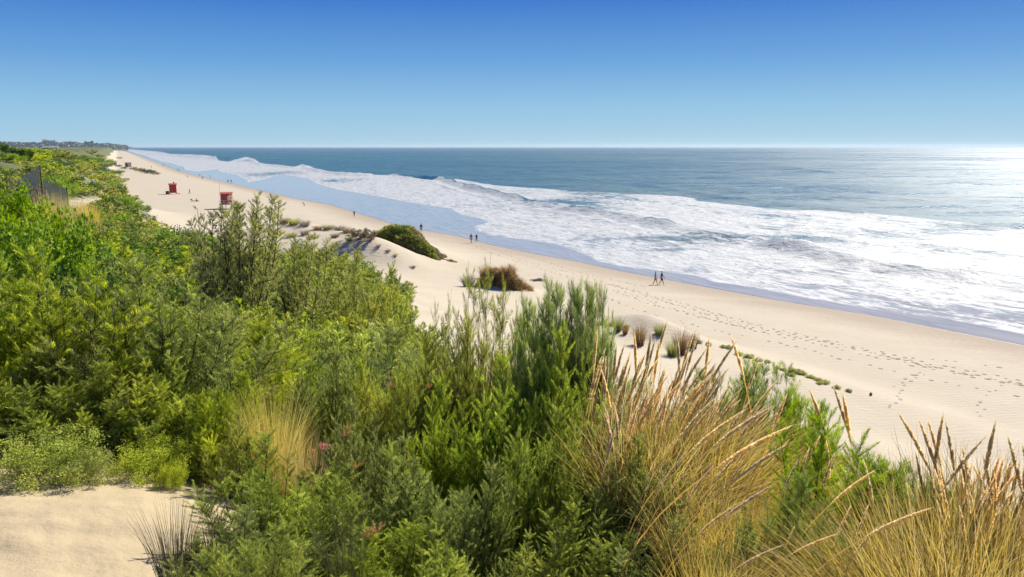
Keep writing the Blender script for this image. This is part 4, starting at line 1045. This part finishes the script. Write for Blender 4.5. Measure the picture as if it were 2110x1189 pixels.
person(405, 416, 408, math.radians(-60), 'person sitting on the sand next to a low lounger', S_DK, S_BLK, sit=True, fine=False)
person(358, 379, 373.5, math.radians(20), 'person sitting far off just above the red hut roof', S_GREY, S_BLK, sit=True, fine=False)
for (px, f_, t_) in [(366,352.5,347),(369.5,352.5,347),(412,364,358),(418,370,363),(433,366,360),(387,367,361),(312,346,341.5),(336,344,339.5),(377,349,344),(337,341,337)]:
    person(px, f_, t_, random.uniform(0, 6), 'tiny distant beach walker near the surf in the far stretch of beach', random.choice([S_DK, S_GREY, S_NAVY]), S_BLK, group='distant beach walkers', fine=False)
g = ground_hit(399, 415.5); e = empty('lounger', g, math.radians(70)); tag(e, 'low lounger on the sand beside the sitting person', 'lounger')
mb = MB(); mb.box(-.3, .3, -.8, .5, .28, .34); mb.add([(-.3,.5,.28),(.3,.5,.28),(.3,1.0,.7),(-.3,1.0,.7),(-.3,.5,.34),(.3,.5,.34),(.3,.96,.75),(-.3,.96,.75)],[(0,3,2,1),(4,5,6,7),(0,1,5,4),(1,2,6,5),(2,3,7,6),(3,0,4,7)]); mb.build('seat', S_BLK, e)
for sx in (-1, 1):
    for sy in (-.7, .45): mb = MB(); mb.box(sx*.27-.03, sx*.27+.03, sy-.03, sy+.03, 0, .279); mb.build('leg', M_DECK, e)

# ================================================================ footprints trodden in the sand
TR = [([(1262,586),(1400,627),(1480,652),(1600,682),(1720,706),(1830,733),(1960,762),(2130,796)], 3, .8), ([(1250,598),(1340,632),(1440,660),(1560,688),(1680,712),(1800,740),(1950,772),(2130,806)], 3, 1.2),
      ([(985,505),(1060,535),(1150,560),(1262,590)], 2, .9), ([(1835,842),(1862,800),(1905,765)], 1, .2), ([(2030,862),(2045,820),(2100,790)], 1, .3), ([(1910,742),(2000,752),(2110,774)], 1, .5), ([(870,485),(940,500),(1060,520),(1200,562),(1330,592)], 1, .3)]
r3 = np.random.default_rng(9); FX = []; 
for L, ntr, wid in TR:
    w_ = np.array([ground_hit(*p)[:2] for p in L]); seg = np.r_[0, np.cumsum(np.linalg.norm(np.diff(w_, axis=0), axis=1))]
    for q in range(ntr):
        offn = r3.normal() * wid; st = r3.uniform(.6, .95)
        for i, q_ in enumerate(np.arange(r3.uniform(0, .5), seg[-1], st)):
            p = np.array([np.interp(q_, seg, w_[:, 0]), np.interp(q_, seg, w_[:, 1])]); p2 = np.array([np.interp(q_ + .5, seg, w_[:, 0]), np.interp(q_ + .5, seg, w_[:, 1])])
            d = unit(p2 - p + 1e-6); n_ = np.array([-d[1], d[0]])
            p = p + n_ * (offn + (.13 if i % 2 else -.13) + .25 * math.sin(q_ * .21 + q * 2)) + r3.normal(size=2) * .12
            if r3.random() < .18: continue
            FX.append((p[0], p[1], math.atan2(d[1], d[0]), r3.uniform(.55, 1.25)))
FX = np.array(FX); fz = height(FX[:, 0], FX[:, 1]); V = []; F = []; ns = 10
for (x_, y_, a, s_), z_ in zip(FX, fz):
    b = len(V); c, s2 = math.cos(a), math.sin(a)
    for (rr, zz) in [(1.35, -.02), (1.08, .022), (.80, .012), (.0, .008)]:
        for k in range(ns):
            t = 2*PI*k/ns; lx = math.cos(t) * .14 * rr * s_; ly = math.sin(t) * .07 * (1 if rr < .01 else (rr + .3)) * s_; V.append((x_ + lx*c - ly*s2, y_ + lx*s2 + ly*c, z_ + zz * s_ + .006))
    for j in range(3):
        for k in range(ns): F.append((b+j*ns+k, b+j*ns+(k+1) % ns, b+(j+1)*ns+(k+1) % ns, b+(j+1)*ns+k))
M_TROD = simple_mat('trodden_shade_sand', (.46, .375, .26), .95, .15, 9)  # slightly darker sand, the shade of the dented prints put into its colour
tag(link('footprints', me_np('footprints', V, F, M_TROD, False)), 'rows of footprints trodden along the dry beach', 'footprints', kind='stuff')

# ================================================================ far trees, treeline and town
def tree(px, top, w, D_, label, mat=M_FARHAZE, seed=0, group='hazy trees on the far shore', name='far_tree'):
    r = np.random.default_rng(seed + 900); p = atD(px, 303, D_); zg = max(hz(p[0], p[1]), 4.0); zt = atD(px, top, D_)[2]; H_ = max(zt - zg, 3.0); Wd = w * D_ / FPX
    e = empty(name, (p[0], p[1], zg)); tag(e, label, 'tree', group)
    mb = MB(); mb.tube([(0,0,-.5),(.1,0,H_*.35),(0,0,H_*.75)], [H_*.035, H_*.025, H_*.01], 6)
    for k in range(4):
        a = k*1.6; mb.tube([(0,0,H_*.35),(math.cos(a)*Wd*.3, math.sin(a)*Wd*.3, H_*.7)], [H_*.015, H_*.005], 4)
    mb.build('trunk', M_BARK, e)
    n = 1500; nl = 9; c = np.stack([r.normal(size=nl)*.24*Wd, r.normal(size=nl)*.24*Wd, H_*r.uniform(.42, .82, nl)], 1); k = r.integers(0, nl, n)
    P = c[k] + unit(r.normal(size=(n, 3))) * (r.uniform(.3, 1, n)[:, None] ** .5) * np.array([.26*Wd, .26*Wd, .20*H_])
    P[:, 2] = np.minimum(P[:, 2], H_)
    ls = max(.35, Wd * .06); v, f = kites(P, unit(r.normal(size=(n, 3))), np.full(n, ls), np.full(n, ls*.6), r)
    link('crown', me_np('crown', v, f, mat, False, {'tint': np.repeat(r.uniform(0, 1, n), 4), 'tip': np.zeros(n*4)}), e)
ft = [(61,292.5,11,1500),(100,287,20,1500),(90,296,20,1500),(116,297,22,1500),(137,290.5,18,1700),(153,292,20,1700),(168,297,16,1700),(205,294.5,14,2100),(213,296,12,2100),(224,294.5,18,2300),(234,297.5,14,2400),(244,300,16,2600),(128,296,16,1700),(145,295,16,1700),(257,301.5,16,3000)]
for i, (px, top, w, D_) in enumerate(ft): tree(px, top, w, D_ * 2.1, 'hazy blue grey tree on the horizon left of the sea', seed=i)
for i, (px, top, w, D_) in enumerate([(2,287,14,330),(-14,289,24,330),(12,297,14,320),(22,301,14,300),(36,304,20,280),(46,306,18,260),(58,307,16,260)]):
    tree(px, top, w, D_, 'dark green tree or bush on the ridge top at the left edge of the skyline', M_LEAF, 40 + i, 'dark trees on the left skyline', 'ridge_tree')
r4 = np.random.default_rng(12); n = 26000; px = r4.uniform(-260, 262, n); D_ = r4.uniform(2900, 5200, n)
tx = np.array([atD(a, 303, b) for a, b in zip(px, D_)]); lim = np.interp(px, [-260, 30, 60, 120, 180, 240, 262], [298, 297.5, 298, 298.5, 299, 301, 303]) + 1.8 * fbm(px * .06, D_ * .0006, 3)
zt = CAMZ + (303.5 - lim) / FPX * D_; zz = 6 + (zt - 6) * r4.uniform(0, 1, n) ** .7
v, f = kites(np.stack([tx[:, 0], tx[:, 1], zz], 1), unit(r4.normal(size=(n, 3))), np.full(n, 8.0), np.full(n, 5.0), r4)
tag(link('treeline', me_np('treeline', v, f, M_FARHAZE, False, {'tint': np.repeat(r4.uniform(0, 1, n), 4), 'tip': np.zeros(n*4)})), 'hazy band of far woodland behind the dunes', 'treeline', kind='stuff')
M_CONC = simple_mat('pale_concrete', (.30, .30, .30), .85, .1, .2)
for i, (px, top, w, lab) in enumerate([(178,291.5,5,'slim hazy tower block, leftmost of the far cluster'),(184.5,292.5,5,'hazy tower block in the middle of the far cluster'),(191,290.5,5,'hazy tower block, tallest at the right of the far cluster'),(199,297,5,'low hazy block right of the far towers')]):
    D_ = 4200; p = atD(px, 303, D_); zg = max(5., hz(p[0], p[1])); H_ = atD(px, top, D_)[2] - zg; W_ = w * D_ / FPX
    e = empty('tower_block', (p[0], p[1], zg), .2); tag(e, lab, 'building')
    mb = MB(); mb.box(-W_/2, W_/2, -W_/2, W_/2, -1, H_ - 1); mb.build('wall', M_CONC, e)
    mb = MB(); mb.box(-W_/2-.3, W_/2+.3, -W_/2-.3, W_/2+.3, H_ - .998, H_ - .5); mb.box(-W_*.2, W_*.2, -W_*.2, W_*.2, H_ - .499, H_ + 1.2); mb.build('roof', M_CONC, e)
    k = 0; zz = 3.0
    while zz < H_ - 3:
        mb = MB(); mb.box(-W_*.4, W_*.4, -W_/2 - .05, -W_/2 - .004, zz, zz + 2.6); mb.build('window', M_DARK, e); zz += 6.4
M_PK = simple_mat('pale_pink_render', (.34, .25, .22), .85, .08, .5)
p = atD(104, 303, 1150); zg = 13.0; e = empty('house', (p[0], p[1], zg), .3); tag(e, 'low pale pinkish house among the far trees', 'house')
mb = MB(); mb.box(-8, 8, -4, 4, -6, 3.2); mb.build('wall', M_PK, e)
mb = MB(); mb.add([(-8.5,-4.5,3.202),(8.5,-4.5,3.202),(8.5,4.5,3.202),(-8.5,4.5,3.202),(-8.5,0,4.6),(8.5,0,4.6)],[(0,3,2,1),(0,1,5,4),(2,3,4,5),(0,4,3),(1,2,5)]); mb.build('roof', M_CONC, e)
for k in (-5, -1.5, 2, 5): mb = MB(); mb.box(k, k+1.4, -4.05, -4.004, 1.0, 2.4); mb.build('window', M_DARK, e)
# ---------------------------------------------------------------- sea air
m, nt = newmat('sea_air'); h = N(nt)
vol = h.n('ShaderNodeVolumePrincipled', ins={'Color': (.78, .90, 1.0, 1), 'Density': .000045, 'Anisotropy': .3})
o = nt.nodes.new('ShaderNodeOutputMaterial'); nt.links.new(vol.outputs[0], o.inputs['Volume'])
mb = MB(); mb.box(-16500, 16500, -16500, 16500, -40, 48); hb_ = mb.build('haze', m); tag(hb_, 'thin bluish sea haze over the whole coast', 'haze', kind='stuff')
# ---------------------------------------------------------------- camera, light, sky
cam = bpy.data.cameras.new('camera'); cam.sensor_width = 36; cam.lens = 36 * FPX / 2110; cam.clip_start = .1; cam.clip_end = 90000
co = bpy.data.objects.new('camera', cam); C.objects.link(co); co.location = (0, 0, CAMZ); co.rotation_euler = (PI/2 - PITCH, 0, 0)
sc = bpy.context.scene; sc.camera = co
SUN_AZ, SUN_EL = math.radians(39), math.radians(41)
sd = Vector((math.sin(SUN_AZ) * math.cos(SUN_EL), math.cos(SUN_AZ) * math.cos(SUN_EL), math.sin(SUN_EL)))
L = bpy.data.lights.new('sun', 'SUN'); L.energy = 5.0; L.angle = math.radians(.53); L.color = (1, .94, .84)
lo = bpy.data.objects.new('sun', L); C.objects.link(lo); lo.rotation_euler = sd.to_track_quat('Z', 'Y').to_euler(); lo.location = sd * 200
w = bpy.data.worlds.new('World'); sc.world = w; w.use_nodes = True; nt = w.node_tree; nt.nodes.clear(); h = N(nt)
sky = h.n('ShaderNodeTexSky', sky_type='NISHITA', sun_disc=False, sun_elevation=SUN_EL, sun_rotation=SUN_AZ, altitude=0, air_density=1.0, dust_density=.3, ozone_density=3.0)
tc = h.n('ShaderNodeTexCoord'); sx = h.n('ShaderNodeSeparateXYZ', ins={0: tc.outputs['Generated']})
rp = h.n('ShaderNodeValToRGB', ins={0: sx.outputs[2]}); el = rp.color_ramp.elements
STOPS = [(0.0, (2.7, 4.35, 5.4)), (.045, (1.9, 3.7, 5.3)), (.10, (.88, 2.45, 4.9)), (.165, (.27, 1.3, 4.2)), (.24, (.03, .50, 3.1)), (.31, (.01, .30, 2.4)), (.5, (.2, .7, 2.8)), (1.0, (.3, .8, 2.6))]
while len(el) < len(STOPS): el.new(.5)
for e_, (p_, c_) in zip(el, STOPS): e_.position = p_; e_.color = (*[v / 10 for v in c_], 1)
rs = h.n('ShaderNodeVectorMath', operation='SCALE', ins={0: rp.outputs[0], 'Scale': 10.0})
ns = h.n('ShaderNodeVectorMath', operation='SCALE', ins={0: sky.outputs[0], 'Scale': .35})
gm = h.n('ShaderNodeMix', data_type='RGBA', ins={0: .9, 6: ns.outputs[0], 7: rs.outputs[0]})
bg = h.n('ShaderNodeBackground', ins={'Color': gm.outputs[2], 'Strength': .10})
o = h.n('ShaderNodeOutputWorld'); h.link(bg.outputs[0], o.inputs[0])
sc.view_settings.view_transform = 'Standard'; sc.view_settings.look = 'None'; sc.view_settings.exposure = .62; sc.view_settings.gamma = 1
sc.cycles.use_denoising = True
sc.cycles.max_bounces = 6; sc.cycles.diffuse_bounces = 3; sc.cycles.glossy_bounces = 3; sc.cycles.transmission_bounces = 4; sc.cycles.transparent_max_bounces = 6
sc.cycles.sample_clamp_indirect = 6
